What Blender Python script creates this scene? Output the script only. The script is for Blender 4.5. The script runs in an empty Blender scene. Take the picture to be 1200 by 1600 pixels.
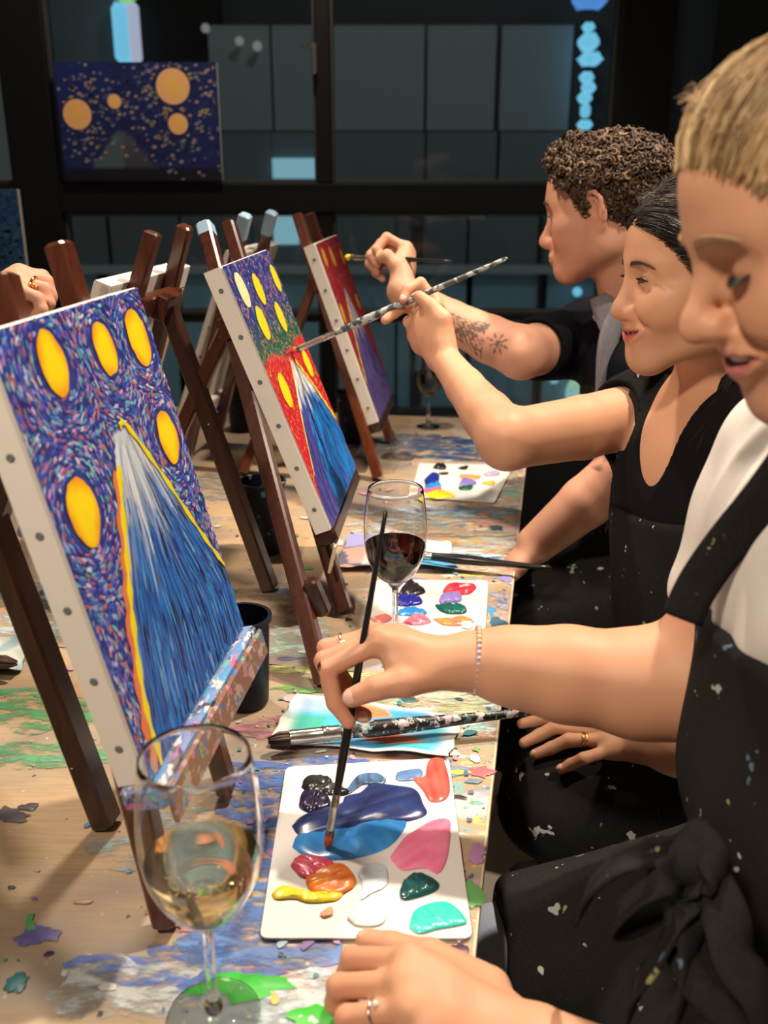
import bpy, math, random
import numpy as np
from math import sin, cos, pi, radians
V = lambda *a: np.array(a if len(a) > 1 else a[0], dtype=float)

# ------------------------------------------------------------------ camera
F_PX, HORIZON, TABLE_Z, CAM_H = 1500.0, 270.0, 0.75, 0.61
PITCH = math.atan((800 - HORIZON) / F_PX)
CAM = V(0, 0, TABLE_Z + CAM_H)
CF, CR, CU = V(0, cos(PITCH), -sin(PITCH)), V(1, 0, 0), V(0, sin(PITCH), cos(PITCH))

def ray(px, py): return CF + CR * (px - 600) / F_PX - CU * (py - 800) / F_PX
def P(px, py, d): return CAM + ray(px, py) * d              # real point at depth d
def T(px, py, z=TABLE_Z):                                    # real point on the level z
    r = ray(px, py); return CAM + r * ((z - CAM[2]) / r[2])
def pix(X):
    v = V(X) - CAM; d = v @ CF; return 600 + F_PX * (v @ CR) / d, 800 - F_PX * (v @ CU) / d, d

scene = bpy.context.scene
COL = scene.collection
cam_data = bpy.data.cameras.new('camera'); cam = bpy.data.objects.new('camera', cam_data); COL.objects.link(cam)
cam.location = CAM; cam.rotation_euler = (pi / 2 - PITCH, 0, 0)
cam_data.sensor_fit = 'VERTICAL'; cam_data.sensor_height = 36.0; cam_data.lens = 36.0 * F_PX / 1600
cam_data.clip_start = 0.02; cam_data.clip_end = 60
cam_data.dof.use_dof = True; cam_data.dof.focus_distance = 1.12; cam_data.dof.aperture_fstop = 5.6
scene.camera = cam

# ------------------------------------------------------------------ light
world = bpy.data.worlds.new('room_air'); scene.world = world; world.use_nodes = True
world.node_tree.nodes['Background'].inputs[0].default_value = (1.0, 0.82, 0.64, 1)
world.node_tree.nodes['Background'].inputs[1].default_value = 0.08

def lamp(name, loc, target, power, size=0.10, spot=70, col=(1.0, 0.85, 0.69), blend=0.5):
    d = bpy.data.lights.new(name, 'SPOT'); d.energy = power; d.shadow_soft_size = size; d.color = col
    d.spot_size = radians(spot); d.spot_blend = blend
    o = bpy.data.objects.new(name, d); COL.objects.link(o); o.location = loc
    q = V(target) - V(loc)
    from mathutils import Vector
    o.rotation_euler = Vector(q).to_track_quat('-Z', 'Y').to_euler()
    return o
# two track spots under the studio ceiling, then three added fill spots
lamp('track_or_fill_spot', (0.80, 1.60, 3.0), (0.0, 0.8, 0.75), 330, 0.045, 75)
lamp('track_or_fill_spot', (-0.55, 1.75, 2.9), (0.30, 1.0, 1.1), 140, 0.06, 70)
lamp('track_or_fill_spot', (-0.62, -0.42, 2.45), (0.26, 0.85, 1.2), 150, 0.10, 58, blend=0.8)  # fill spot added to brighten the two women's faces
lamp('track_or_fill_spot', (1.5, 0.75, 2.9), (0.27, 1.64, 0.0), 170, 0.06, 42)  # fill spot added to light the floor beside the laps
lamp('track_or_fill_spot', (-0.2, 2.2, 2.9), (-0.5, 3.2, 1.3), 95, 0.06, 90)  # fill spot added to brighten the night painting on the end wall
scene.view_settings.view_transform = 'Standard'; scene.view_settings.look = 'None'
scene.view_settings.exposure = -0.13; scene.view_settings.gamma = 1.0
scene.view_settings.use_curve_mapping = False

# ------------------------------------------------------------------ helpers
rng = np.random.default_rng(7); random.seed(7)

def nrm(v): v = V(v); return v / (np.linalg.norm(v) + 1e-12)

class MB:
    """collects vertices and faces (optional colour per vertex) and links ONE mesh object"""
    def __init__(s): s.v, s.f, s.c, s.n = [], [], [], 0
    def add(s, verts, faces, col=None):
        verts = np.asarray(verts, float); s.v.append(verts)
        s.f += [tuple(int(i) + s.n for i in f) for f in faces]; s.n += len(verts)
        if col is None: col = (1, 1, 1)
        col = np.asarray(col, float)
        s.c.append(np.tile(col[:3], (len(verts), 1)) if col.ndim == 1 else col[:, :3])
        return s
    def build(s, name, m, parent=None, smooth=False, loc=None, colors=False, auto=None):
        v = np.vstack(s.v)
        return link_mesh(name, v, s.f, m, parent, smooth, loc, np.vstack(s.c) if colors else None, auto)

def origin_of(o):
    p = V(0, 0, 0)
    while o is not None: p = p + V(o.location); o = o.parent
    return p

def link_mesh(name, v, f, m, parent=None, smooth=False, loc=None, cols=None, auto=None):
    base = origin_of(parent) if parent is not None else V(0, 0, 0)
    if loc is None: loc = (v.min(0) + v.max(0)) / 2 if parent is not None else V((v[:, 0].min() + v[:, 0].max()) / 2, (v[:, 1].min() + v[:, 1].max()) / 2, v[:, 2].min())
    loc = V(loc)
    me = bpy.data.meshes.new(name)
    vv = v - loc
    if isinstance(f, np.ndarray) and f.ndim == 2:
        k = f.shape[1]; n = len(f)
        me.vertices.add(len(vv)); me.vertices.foreach_set('co', vv.astype(np.float32).ravel())
        me.loops.add(n * k); me.loops.foreach_set('vertex_index', f.astype(np.int32).ravel())
        me.polygons.add(n); me.polygons.foreach_set('loop_start', np.arange(0, n * k, k, dtype=np.int32))
        me.update(calc_edges=True)
    else:
        me.from_pydata(vv.tolist(), [], f)
    if cols is not None:
        a = me.color_attributes.new('Col', 'FLOAT_COLOR', 'POINT')
        a.data.foreach_set('color', np.hstack([cols, np.ones((len(cols), 1))]).astype(np.float32).ravel())
    if smooth: me.polygons.foreach_set('use_smooth', np.ones(len(me.polygons), dtype=bool))
    me.update()
    if m is not None: me.materials.append(m)
    o = bpy.data.objects.new(name, me); COL.objects.link(o)
    if parent is not None: o.parent = parent
    o.location = loc - base
    if auto:
        try: me.set_sharp_from_angle(angle=radians(auto))
        except Exception: pass
    return o

def thing(name, label, cat, loc, group=None):
    o = bpy.data.objects.new(name, None); COL.objects.link(o); o.location = V(loc); o.empty_display_size = 0.05
    o['label'] = label; o['category'] = cat
    if group: o['group'] = group
    return o
def tag(o, label, cat, group=None):
    o['label'] = label; o['category'] = cat
    if group: o['group'] = group
    return o
def struct(o): o['kind'] = 'structure'; return o
def stuff(o): o['kind'] = 'stuff'; return o

def box(b, lo, hi, col=None, ch=0.0):
    lo, hi = V(lo), V(hi); c = (lo + hi) / 2
    beam(b, V(c[0], c[1], lo[2]), V(c[0], c[1], hi[2]), hi[0] - lo[0], hi[1] - lo[1], V(1, 0, 0), ch, col)

def beam(b, p0, p1, w, t, side, ch=0.0015, col=None):
    """bar from p0 to p1, w wide along side, t thick across it; chamfered long edges and ends"""
    p0, p1 = V(p0), V(p1); a = nrm(p1 - p0); L = np.linalg.norm(p1 - p0)
    x = V(side) - a * (V(side) @ a); x = nrm(x); y = np.cross(a, x)
    def ring(z, e):
        hw, ht, c = w / 2 - e, t / 2 - e, max(ch, 1e-5)
        pts = [(hw - c, -ht), (hw, -ht + c), (hw, ht - c), (hw - c, ht), (-hw + c, ht), (-hw, ht - c), (-hw, -ht + c), (-hw + c, -ht)]
        return [p0 + a * z + x * q[0] + y * q[1] for q in pts]
    if ch <= 0:
        pts = [(w/2, -t/2), (w/2, t/2), (-w/2, t/2), (-w/2, -t/2)]
        v = [p0 + x*q[0] + y*q[1] for q in pts] + [p1 + x*q[0] + y*q[1] for q in pts]
        b.add(v, [(3,2,1,0), (4,5,6,7)] + [(i, (i+1) % 4, 4+(i+1) % 4, 4+i) for i in range(4)], col); return
    rs = [ring(0, ch), ring(ch, 0), ring(L - ch, 0), ring(L, ch)]
    v = [q for r in rs for q in r]; f = [tuple(range(7, -1, -1)), tuple(range(24, 32))]
    for k in range(3):
        for i in range(8): j = (i + 1) % 8; f.append((8*k+i, 8*k+j, 8*k+8+j, 8*k+8+i))
    b.add(v, f, col)

def tube(b, pts, rad, n=10, col=None, cap=True, flat=1.0, up=None):
    pts = [V(p) for p in pts]; N = len(pts)
    rad = [rad] * N if np.isscalar(rad) else rad
    v, f = [], []
    prev = None
    for i in range(N):
        d = nrm(pts[min(i+1, N-1)] - pts[max(i-1, 0)])
        if prev is None:
            ref = V(up) if up is not None else (V(0, 0, 1) if abs(d[2]) < .9 else V(1, 0, 0))
        else: ref = prev
        x = nrm(ref - d * (ref @ d)); prev = x; y = np.cross(d, x)
        for k in range(n):
            t = 2 * pi * k / n; v.append(pts[i] + rad[i] * (x * cos(t) * flat + y * sin(t)))
    for i in range(N - 1):
        for k in range(n): f.append((i*n+k, i*n+(k+1) % n, (i+1)*n+(k+1) % n, (i+1)*n+k))
    if cap: f.append(tuple(range(n-1, -1, -1))); f.append(tuple((N-1)*n+k for k in range(n)))
    b.add(v, f, col)

def lathe(b, prof, c, n=48, col=None, close=False):
    """prof: list of (radius, z); around the vertical through c"""
    c = V(c); v, f = [], []
    for r, z in prof:
        for k in range(n): t = 2*pi*k/n; v.append(c + V(r*cos(t), r*sin(t), z))
    m = len(prof)
    for i in range(m if close else m - 1):
        j = (i + 1) % m
        for k in range(n): f.append((i*n+k, i*n+(k+1) % n, j*n+(k+1) % n, j*n+k))
    if not close:
        if prof[0][0] > 1e-6: f.append(tuple(range(n-1, -1, -1)))
        if prof[-1][0] > 1e-6: f.append(tuple((m-1)*n+k for k in range(n)))
    b.add(v, f, col)

def spline(pts, n):
    """Catmull-Rom through pts"""
    pts = [V(p) for p in pts]; q = [2*pts[0]-pts[1]] + pts + [2*pts[-1]-pts[-2]]; out = []
    m = len(pts) - 1
    for i in range(n):
        t = i / (n - 1) * m; k = min(int(t), m - 1); u = t - k
        a, b_, c, d = q[k:k+4]
        out.append(.5*((2*b_) + (c-a)*u + (2*a-5*b_+4*c-d)*u*u + (3*b_-a-3*c+d)*u**3))
    return out

def ribbon(b, pts, width, side, thick=0.0015, n=24, col=None, fold=0.0):
    """cloth strip through pts; side = across direction (one or one per point)"""
    c = spline(pts, n); m = len(pts)
    sides = [nrm(side)] * n if np.ndim(side) == 1 else spline([nrm(x) for x in side], n)
    w = [width] * n if np.isscalar(width) else np.interp(np.linspace(0, 1, n), np.linspace(0, 1, len(width)), width)
    v, f = [], []
    K = 5
    for i in range(n):
        d = nrm(c[min(i+1, n-1)] - c[max(i-1, 0)]); x = nrm(sides[i] - d*(sides[i] @ d)); y = np.cross(d, x)
        for s in (1, -1):
            for k in range(K):
                u = (k/(K-1) - .5) * s
                v.append(c[i] + x*u*w[i] + y*(s*thick/2 + fold*cos(u*2*pi)*(.6+.4*sin(i*.7))))
    R = 2*K
    for i in range(n - 1):
        for k in range(R): f.append((i*R+k, i*R+(k+1) % R, (i+1)*R+(k+1) % R, (i+1)*R+k))
    f.append(tuple(range(R-1, -1, -1))); f.append(tuple((n-1)*R+k for k in range(R)))
    b.add(v, f, col)

def ico(c, r, n=10, m=6, R=None):
    """small ellipsoid: verts, faces"""
    c = V(c); r = V([r]*3 if np.isscalar(r) else r); v = [V(0, 0, r[2])]; f = []
    for i in range(1, m):
        a = pi*i/m
        for k in range(n): t = 2*pi*k/n; v.append(V(r[0]*sin(a)*cos(t), r[1]*sin(a)*sin(t), r[2]*cos(a)))
    v.append(V(0, 0, -r[2])); L = len(v) - 1
    for k in range(n): f.append((0, 1+k, 1+(k+1) % n)); f.append((L, L-n+(k+1) % n, L-n+k))
    for i in range(m-2):
        for k in range(n): f.append((1+i*n+k, 1+(i+1)*n+k, 1+(i+1)*n+(k+1) % n, 1+i*n+(k+1) % n))
    v = np.array(v)
    if R is not None: v = v @ np.asarray(R).T
    return v + c, f

# ------------------------------------------------------------------ materials
def mat(name, col=(.5, .5, .5), rough=.5, metal=0., spec=.5, **kw):
    m = bpy.data.materials.new(name); m.use_nodes = True; nt = m.node_tree; b = nt.nodes['Principled BSDF']
    b.inputs['Base Color'].default_value = (*col, 1); b.inputs['Roughness'].default_value = rough
    b.inputs['Metallic'].default_value = metal; b.inputs['Specular IOR Level'].default_value = spec
    for k, v in kw.items(): b.inputs[k].default_value = v
    return m
def nd(m, t, **kw):
    n = m.node_tree.nodes.new(t)
    for k, v in kw.items(): setattr(n, k, v)
    return n
def lk(m, a, b): m.node_tree.links.new(a, b)
def bsdf(m): return m.node_tree.nodes['Principled BSDF']
def obj_coord(m, scale=(1, 1, 1), rot=(0, 0, 0)):
    tc = nd(m, 'ShaderNodeTexCoord'); mp = nd(m, 'ShaderNodeMapping'); mp.inputs['Scale'].default_value = scale; mp.inputs['Rotation'].default_value = rot
    lk(m, tc.outputs['Object'], mp.inputs[0]); return mp.outputs[0]
def noise(m, vec, scale, detail=4, rough=.55, dist=0.):
    n = nd(m, 'ShaderNodeTexNoise'); n.inputs['Scale'].default_value = scale; n.inputs['Detail'].default_value = detail
    n.inputs['Roughness'].default_value = rough; n.inputs['Distortion'].default_value = dist
    if vec is not None: lk(m, vec, n.inputs['Vector'])
    return n.outputs['Fac']
def ramp(m, fac, stops):
    r = nd(m, 'ShaderNodeValToRGB'); e = r.color_ramp.elements
    while len(e) < len(stops): e.new(.5)
    for i, (p, c) in enumerate(stops): e[i].position = p; e[i].color = (*c, 1) if len(c) == 3 else c
    lk(m, fac, r.inputs[0]); return r.outputs[0]
def mix(m, fac, a, b, mode='MIX'):
    x = nd(m, 'ShaderNodeMix', data_type='RGBA', blend_type=mode)
    for s, q in ((0, fac), (6, a), (7, b)):
        if hasattr(q, 'links'): lk(m, q, x.inputs[s])
        elif s == 0: x.inputs[0].default_value = q
        else: x.inputs[s].default_value = (*q, 1)
    return x.outputs[2]
def bump(m, h, strength=.3, dist=.001):
    b = nd(m, 'ShaderNodeBump'); b.inputs['Strength'].default_value = strength; b.inputs['Distance'].default_value = dist
    lk(m, h, b.inputs['Height']); lk(m, b.outputs[0], bsdf(m).inputs['Normal'])
def set_col(m, out): lk(m, out, bsdf(m).inputs['Base Color'])
def vcol_mat(name, rough=.5, spec=.5, noise_amt=0.0, nscale=60, **kw):
    m = mat(name, (1, 1, 1), rough, 0, spec, **kw)
    a = nd(m, 'ShaderNodeVertexColor'); a.layer_name = 'Col'; c = a.outputs[0]
    if noise_amt:
        n = noise(m, obj_coord(m), nscale); c = mix(m, noise_amt, c, ramp(m, n, [(.3, (.3, .3, .3)), (.7, (1, 1, 1))]), 'MULTIPLY')
    set_col(m, c); return m

M = {}
def speckle(m, base, vec, colors, scale, lo, hi, stretch=None):
    """paint flecks of several colours over base"""
    c = base
    for i, q in enumerate(colors):
        mp = nd(m, 'ShaderNodeMapping'); mp.inputs['Location'].default_value = (i*3.7+1.3, i*1.9, i*5.1)
        if stretch: mp.inputs['Scale'].default_value = stretch
        lk(m, vec, mp.inputs[0])
        n = noise(m, mp.outputs[0], scale*(1+.17*i), 3, .6)
        r = ramp(m, n, [(lo, (0, 0, 0)), (hi, (1, 1, 1))]); c = mix(m, r, c, q)
    return c

def make_mats():
    # dark lacquered easel wood
    def wood(name, c1, c2, rough=.28):
        m = mat(name, c1, rough, 0, .5); v = obj_coord(m, (1, 1, .12)); n = noise(m, v, 160, 4)
        c = ramp(m, n, [(.3, c1), (.75, c2)])
        c = speckle(m, c, obj_coord(m), [(.55, .56, .56), (.10, .13, .2)], 60, .735, .755)
        set_col(m, c); bump(m, n, .12, .0006)
        bsdf(m).inputs['Coat Weight'].default_value = .3; bsdf(m).inputs['Coat Roughness'].default_value = .15; return m
    M['wood'] = wood('mahogany_easel', (.050, .012, .006), (.105, .028, .012))
    M['wood_red'] = wood('red_brown_easel', (.10, .022, .007), (.18, .045, .014)); M['wood_mid'] = wood('worn_mahogany_easel', (.040, .010, .005), (.080, .020, .008))
    M['wood_dark'] = wood('dark_easel', (.022, .008, .005), (.05, .017, .010))
    # painted ledge: all colours of dried paint
    m = mat('dried_paint_wood', (.1, .03, .02), .45); v = obj_coord(m, (1, .45, 1), (0, 0, .12))
    c = speckle(m, (.12, .13, .16), v, [(.07, .12, .35), (.50, .52, .55), (.16, .42, .36), (.50, .13, .25), (.62, .62, .60), (.05, .06, .10), (.10, .28, .55), (.20, .26, .5)], 42, .53, .56)
    set_col(m, c); bump(m, noise(m, v, 110), .5, .002); M['ledge_paint'] = m
    # ply board of the table under years of paint
    m = mat('ply_board', (.5, .32, .17), .55); v = obj_coord(m); g = noise(m, obj_coord(m, (1, 12, 1)), 22, 5, .6)
    wood_c = ramp(m, g, [(.25, (.36, .24, .135)), (.5, (.44, .30, .17)), (.8, (.51, .365, .22))])
    big = noise(m, v, 3.5, 4, .6)
    wood_c = mix(m, ramp(m, big, [(.45, (0, 0, 0)), (.75, (.8, .8, .8))]), wood_c, (.47, .37, .26))
    vs = obj_coord(m, (.45, 1, 1), (0, 0, .15))
    c = speckle(m, wood_c, vs, [(.46, .50, .44), (.60, .60, .57), (.24, .36, .42), (.30, .40, .28)], 9, .58, .65)
    c = speckle(m, c, vs, [(.10, .22, .42), (.62, .32, .25), (.66, .52, .16), (.55, .34, .44), (.64, .66, .66), (.22, .42, .40)], 24, .60, .64)
    c = speckle(m, c, v, [(.07, .08, .13), (.55, .12, .12), (.70, .70, .68), (.12, .30, .5), (.15, .4, .2)], 75, .665, .685)
    # most of the paint lies along the seats; the middle of the boards stays barer
    few = speckle(m, wood_c, vs, [(.24, .19, .16), (.30, .26, .21)], 6, .50, .66)
    few = speckle(m, few, v, [(.07, .06, .07), (.5, .3, .2), (.5, .5, .5)], 70, .70, .72)
    geo = nd(m, 'ShaderNodeNewGeometry'); dt = nd(m, 'ShaderNodeVectorMath', operation='DOT_PRODUCT'); lk(m, geo.outputs['Position'], dt.inputs[0])
    e0, e1 = T(735, 1510), T(819, 733); td = nrm(e1 - e0); dt.inputs[1].default_value = (-td[1], td[0], 0)
    ad = nd(m, 'ShaderNodeMath', operation='SUBTRACT'); lk(m, dt.outputs['Value'], ad.inputs[0]); ad.inputs[1].default_value = float(e0 @ V(-td[1], td[0], 0))
    nz = nd(m, 'ShaderNodeMath', operation='MULTIPLY_ADD'); lk(m, noise(m, v, 7, 4, .6), nz.inputs[0]); nz.inputs[1].default_value = .34; lk(m, ad.outputs[0], nz.inputs[2])
    c = mix(m, ramp(m, nz.outputs[0], [(.30, (0, 0, 0)), (.42, (1, 1, 1))]), c, few)
    set_col(m, c); bump(m, noise(m, v, 90), .25, .0015); M['table'] = m
    M['ply_edge'] = mat('ply_edge', (.62, .50, .34), .6)
    M['smear'] = vcol_mat('dried_smear', .42, .5)
    # dry-brushed smear with worn holes
    m = vcol_mat('worn_smear', .5, .4); b = bsdf(m)
    n = noise(m, obj_coord(m, (.35, 1, 1)), 55, 6, .7); lk(m, ramp(m, n, [(.43, (0, 0, 0)), (.56, (1, 1, 1))]), b.inputs['Alpha']); M['worn'] = m
    # fabric / canvas
    m = mat('primed_canvas', (.72, .67, .60), .7); n = noise(m, obj_coord(m), 900, 2); bump(m, n, .15, .0004); M['canvas'] = m
    M['raw_pine'] = mat('stretcher_pine', (.55, .42, .28), .6)
    M['eyelet'] = mat('staple_pit', (.13, .14, .14), .6)
    M['oil'] = vcol_mat('acrylic_paint', .38, .5)
    M['wet'] = vcol_mat('wet_paint', .28, .5, **{'Coat Weight': .25, 'Coat Roughness': .08})
    m = mat('palette_card', (.80, .77, .73), .45); M['card'] = m
    # black apron cloth
    def cloth(name, c, spk, rough=.85, bm=.25):
        m = mat(name, c, rough, 0, .25 if max(c) > .1 else .07); v = obj_coord(m); n = noise(m, v, 700, 2)
        k = ramp(m, n, [(.35, tuple(x*(.75 if max(c) < .3 else .95) for x in c)), (.7, tuple(x*(1.3 if max(c) < .3 else 1.04) for x in c))])
        if spk: k = speckle(m, k, v, spk, 26, .695, .705)
        set_col(m, k); bump(m, n, bm, .0006); return m
    M['apron'] = cloth('black_apron_cloth', (.0175, .0165, .016), [(.55, .53, .50), (.10, .16, .22), (.35, .40, .36), (.30, .28, .12)])
    M['black_knit'] = cloth('black_knit', (.008, .0077, .0085), None, .8)
    M['navy_knit'] = cloth('dark_navy_knit', (.0045, .0045, .007), None, .8)
    M['white_knit'] = cloth('white_cotton', (.74, .69, .63), None, .75, .2)
    M['denim'] = cloth('grey_blue_denim', (.36, .42, .50), None, .8)
    M['dark_trouser'] = cloth('charcoal_trousers', (.015, .015, .018), None)
    M['strap_grey'] = cloth('grey_strap', (.17, .16, .175), [(.4, .4, .42), (.22, .15, .2)], .8)
    M['shoe'] = mat('shoe_leather', (.02, .02, .02), .4)
    M['stool'] = mat('stool_metal', (.03, .03, .03), .4, .5)
    # pots, glass, wine
    m = mat('painted_black_pot', (.012, .014, .024), .4, 0, .2); v = obj_coord(m)
    c = speckle(m, (.006, .008, .018), v, [(.02, .035, .10), (.45, .48, .52), (.04, .13, .12), (.02, .03, .07)], 34, .66, .68); set_col(m, c); M['pot'] = m
    M['dirty_water'] = mat('dirty_water', (.02, .035, .04), .05)
    m = mat('clear_glass', (1, 1, 1), 0.0, 0, .5); b = bsdf(m); b.inputs['Transmission Weight'].default_value = 1; b.inputs['IOR'].default_value = 1.45; M['glass'] = m
    def wine(name, c, dens):
        m = bpy.data.materials.new(name); m.use_nodes = True; nt = m.node_tree; nt.nodes.remove(nt.nodes['Principled BSDF'])
        g = nd(m, 'ShaderNodeBsdfRefraction'); g.inputs['IOR'].default_value = 1.33; g.inputs['Color'].default_value = (*c, 1); g.inputs['Roughness'].default_value = 0
        gl = nd(m, 'ShaderNodeBsdfGlossy'); gl.inputs['Roughness'].default_value = .02
        fr = nd(m, 'ShaderNodeFresnel'); fr.inputs[0].default_value = 1.33; ms = nd(m, 'ShaderNodeMixShader')
        lk(m, fr.outputs[0], ms.inputs[0]); lk(m, g.outputs[0], ms.inputs[1]); lk(m, gl.outputs[0], ms.inputs[2])
        lk(m, ms.outputs[0], nt.nodes['Material Output'].inputs['Surface'])
        if dens:
            va = nd(m, 'ShaderNodeVolumeAbsorption'); va.inputs[0].default_value = (*dens[0], 1); va.inputs[1].default_value = dens[1]
            lk(m, va.outputs[0], nt.nodes['Material Output'].inputs['Volume'])
        return m
    M['white_wine'] = wine('white_wine', (.95, .87, .60), None)
    M['red_wine'] = wine('red_wine', (.14, .006, .012), None)
    # brushes
    m = mat('black_lacquer_handle', (.012, .012, .013), .18); M['handle'] = m
    m = mat('paint_caked_handle', (.03, .03, .03), .35); v = obj_coord(m)
    set_col(m, speckle(m, (.015, .018, .018), v, [(.25, .36, .34), (.62, .62, .60), (.07, .14, .16), (.60, .40, .42)], 50, .585, .60)); bump(m, noise(m, v, 200), .5, .0015); M['caked'] = m
    m = mat('grey_caked_handle', (.1, .1, .1), .35); v = obj_coord(m)
    set_col(m, speckle(m, (.055, .068, .068), v, [(.20, .25, .24), (.36, .39, .38), (.02, .025, .025), (.45, .47, .46)], 70, .54, .57)); bump(m, noise(m, v, 200), .5, .0015); M['caked_grey'] = m
    M['ferrule'] = mat('dented_ferrule', (.55, .54, .50), .25, 1.0)
    M['bristle'] = mat('brown_bristle', (.10, .06, .045), .7)
    M['gold'] = mat('gold', (.75, .48, .16), .18, 1.0)
    # building
    M['frame'] = mat('black_window_frame', (.006, .0065, .007), .5, 0, .2)
    m = mat('concrete_floor', (.5, .43, .34), .55); set_col(m, ramp(m, noise(m, obj_coord(m), 5, 5), [(.3, (.60, .52, .41)), (.7, (.70, .62, .50))])); M['floor'] = m
    m = mat('window_glass', (.9, .95, 1), 0.02, 0, .5); nt = m.node_tree
    g = nd(m, 'ShaderNodeBsdfGlossy'); g.inputs['Roughness'].default_value = .03; t = nd(m, 'ShaderNodeBsdfTransparent'); t.inputs[0].default_value = (.86, .93, .95, 1)
    fr = nd(m, 'ShaderNodeFresnel'); fr.inputs[0].default_value = 1.28; ms = nd(m, 'ShaderNodeMixShader')
    lk(m, fr.outputs[0], ms.inputs[0]); lk(m, t.outputs[0], ms.inputs[1]); lk(m, g.outputs[0], ms.inputs[2]); lk(m, ms.outputs[0], nt.nodes['Material Output'].inputs['Surface']); M['pane'] = m
    M['facade'] = mat('slate_facade', (.30, .36, .38), .7)
    M['facade_dark'] = mat('dark_facade', (.05, .052, .055), .7)
    M['facade_blue'] = mat('blue_grey_facade', (.26, .46, .60), .6)
    def glow(name, c, s):
        m = mat(name, (.02, .02, .02), .4); b = bsdf(m); b.inputs['Emission Color'].default_value = (*c, 1); b.inputs['Emission Strength'].default_value = s; return m
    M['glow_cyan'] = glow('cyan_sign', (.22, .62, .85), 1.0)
    M['glow_blue'] = glow('blue_sign', (.12, .32, .80), .9)
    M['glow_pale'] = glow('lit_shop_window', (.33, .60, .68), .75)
    M['glow_green'] = glow('pale_green_screen', (.40, .66, .45), .8)
    M['glow_warm'] = glow('far_lamp', (.75, .68, .55), 1.2)
    M['glow_lime'] = glow('lime_sign', (.35, .75, .10), .9)
    M['glow_dim'] = glow('dim_lamp_reflection', (.45, .42, .38), .5)  # glow standing in for ceiling lamps mirrored in the panes
    M['facade_mid'] = mat('grey_green_facade', (.17, .21, .23), .7); M['facade_pale'] = mat('pale_facade', (.42, .50, .54), .7)
    M['gasket'] = mat('window_gasket', (.035, .034, .032), .4)
    M['tip_blue'] = mat('dried_pale_blue_paint', (.30, .46, .60), .35)
    m = mat('ledge_front', (.25, .12, .07), .4); v = obj_coord(m); set_col(m, speckle(m, (.24, .11, .065), v, [(.14, .36, .24), (.42, .32, .26), (.10, .16, .34), (.5, .2, .22)], 48, .57, .60)); M['ledge_wood'] = m
    m = vcol_mat('paper_towel', .8, .2); bump(m, noise(m, obj_coord(m), 330), .4, .0008); M['towel'] = m
    M['glow_pink'] = glow('pinkish_sign', (.65, .62, .78), .8)
make_mats()
# ================================================================== SETTING
YW = 3.35                                                    # the glazed end wall
def Wp(px, py, y=YW): r = ray(px, py); return CAM + r * (y / r[1])

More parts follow.
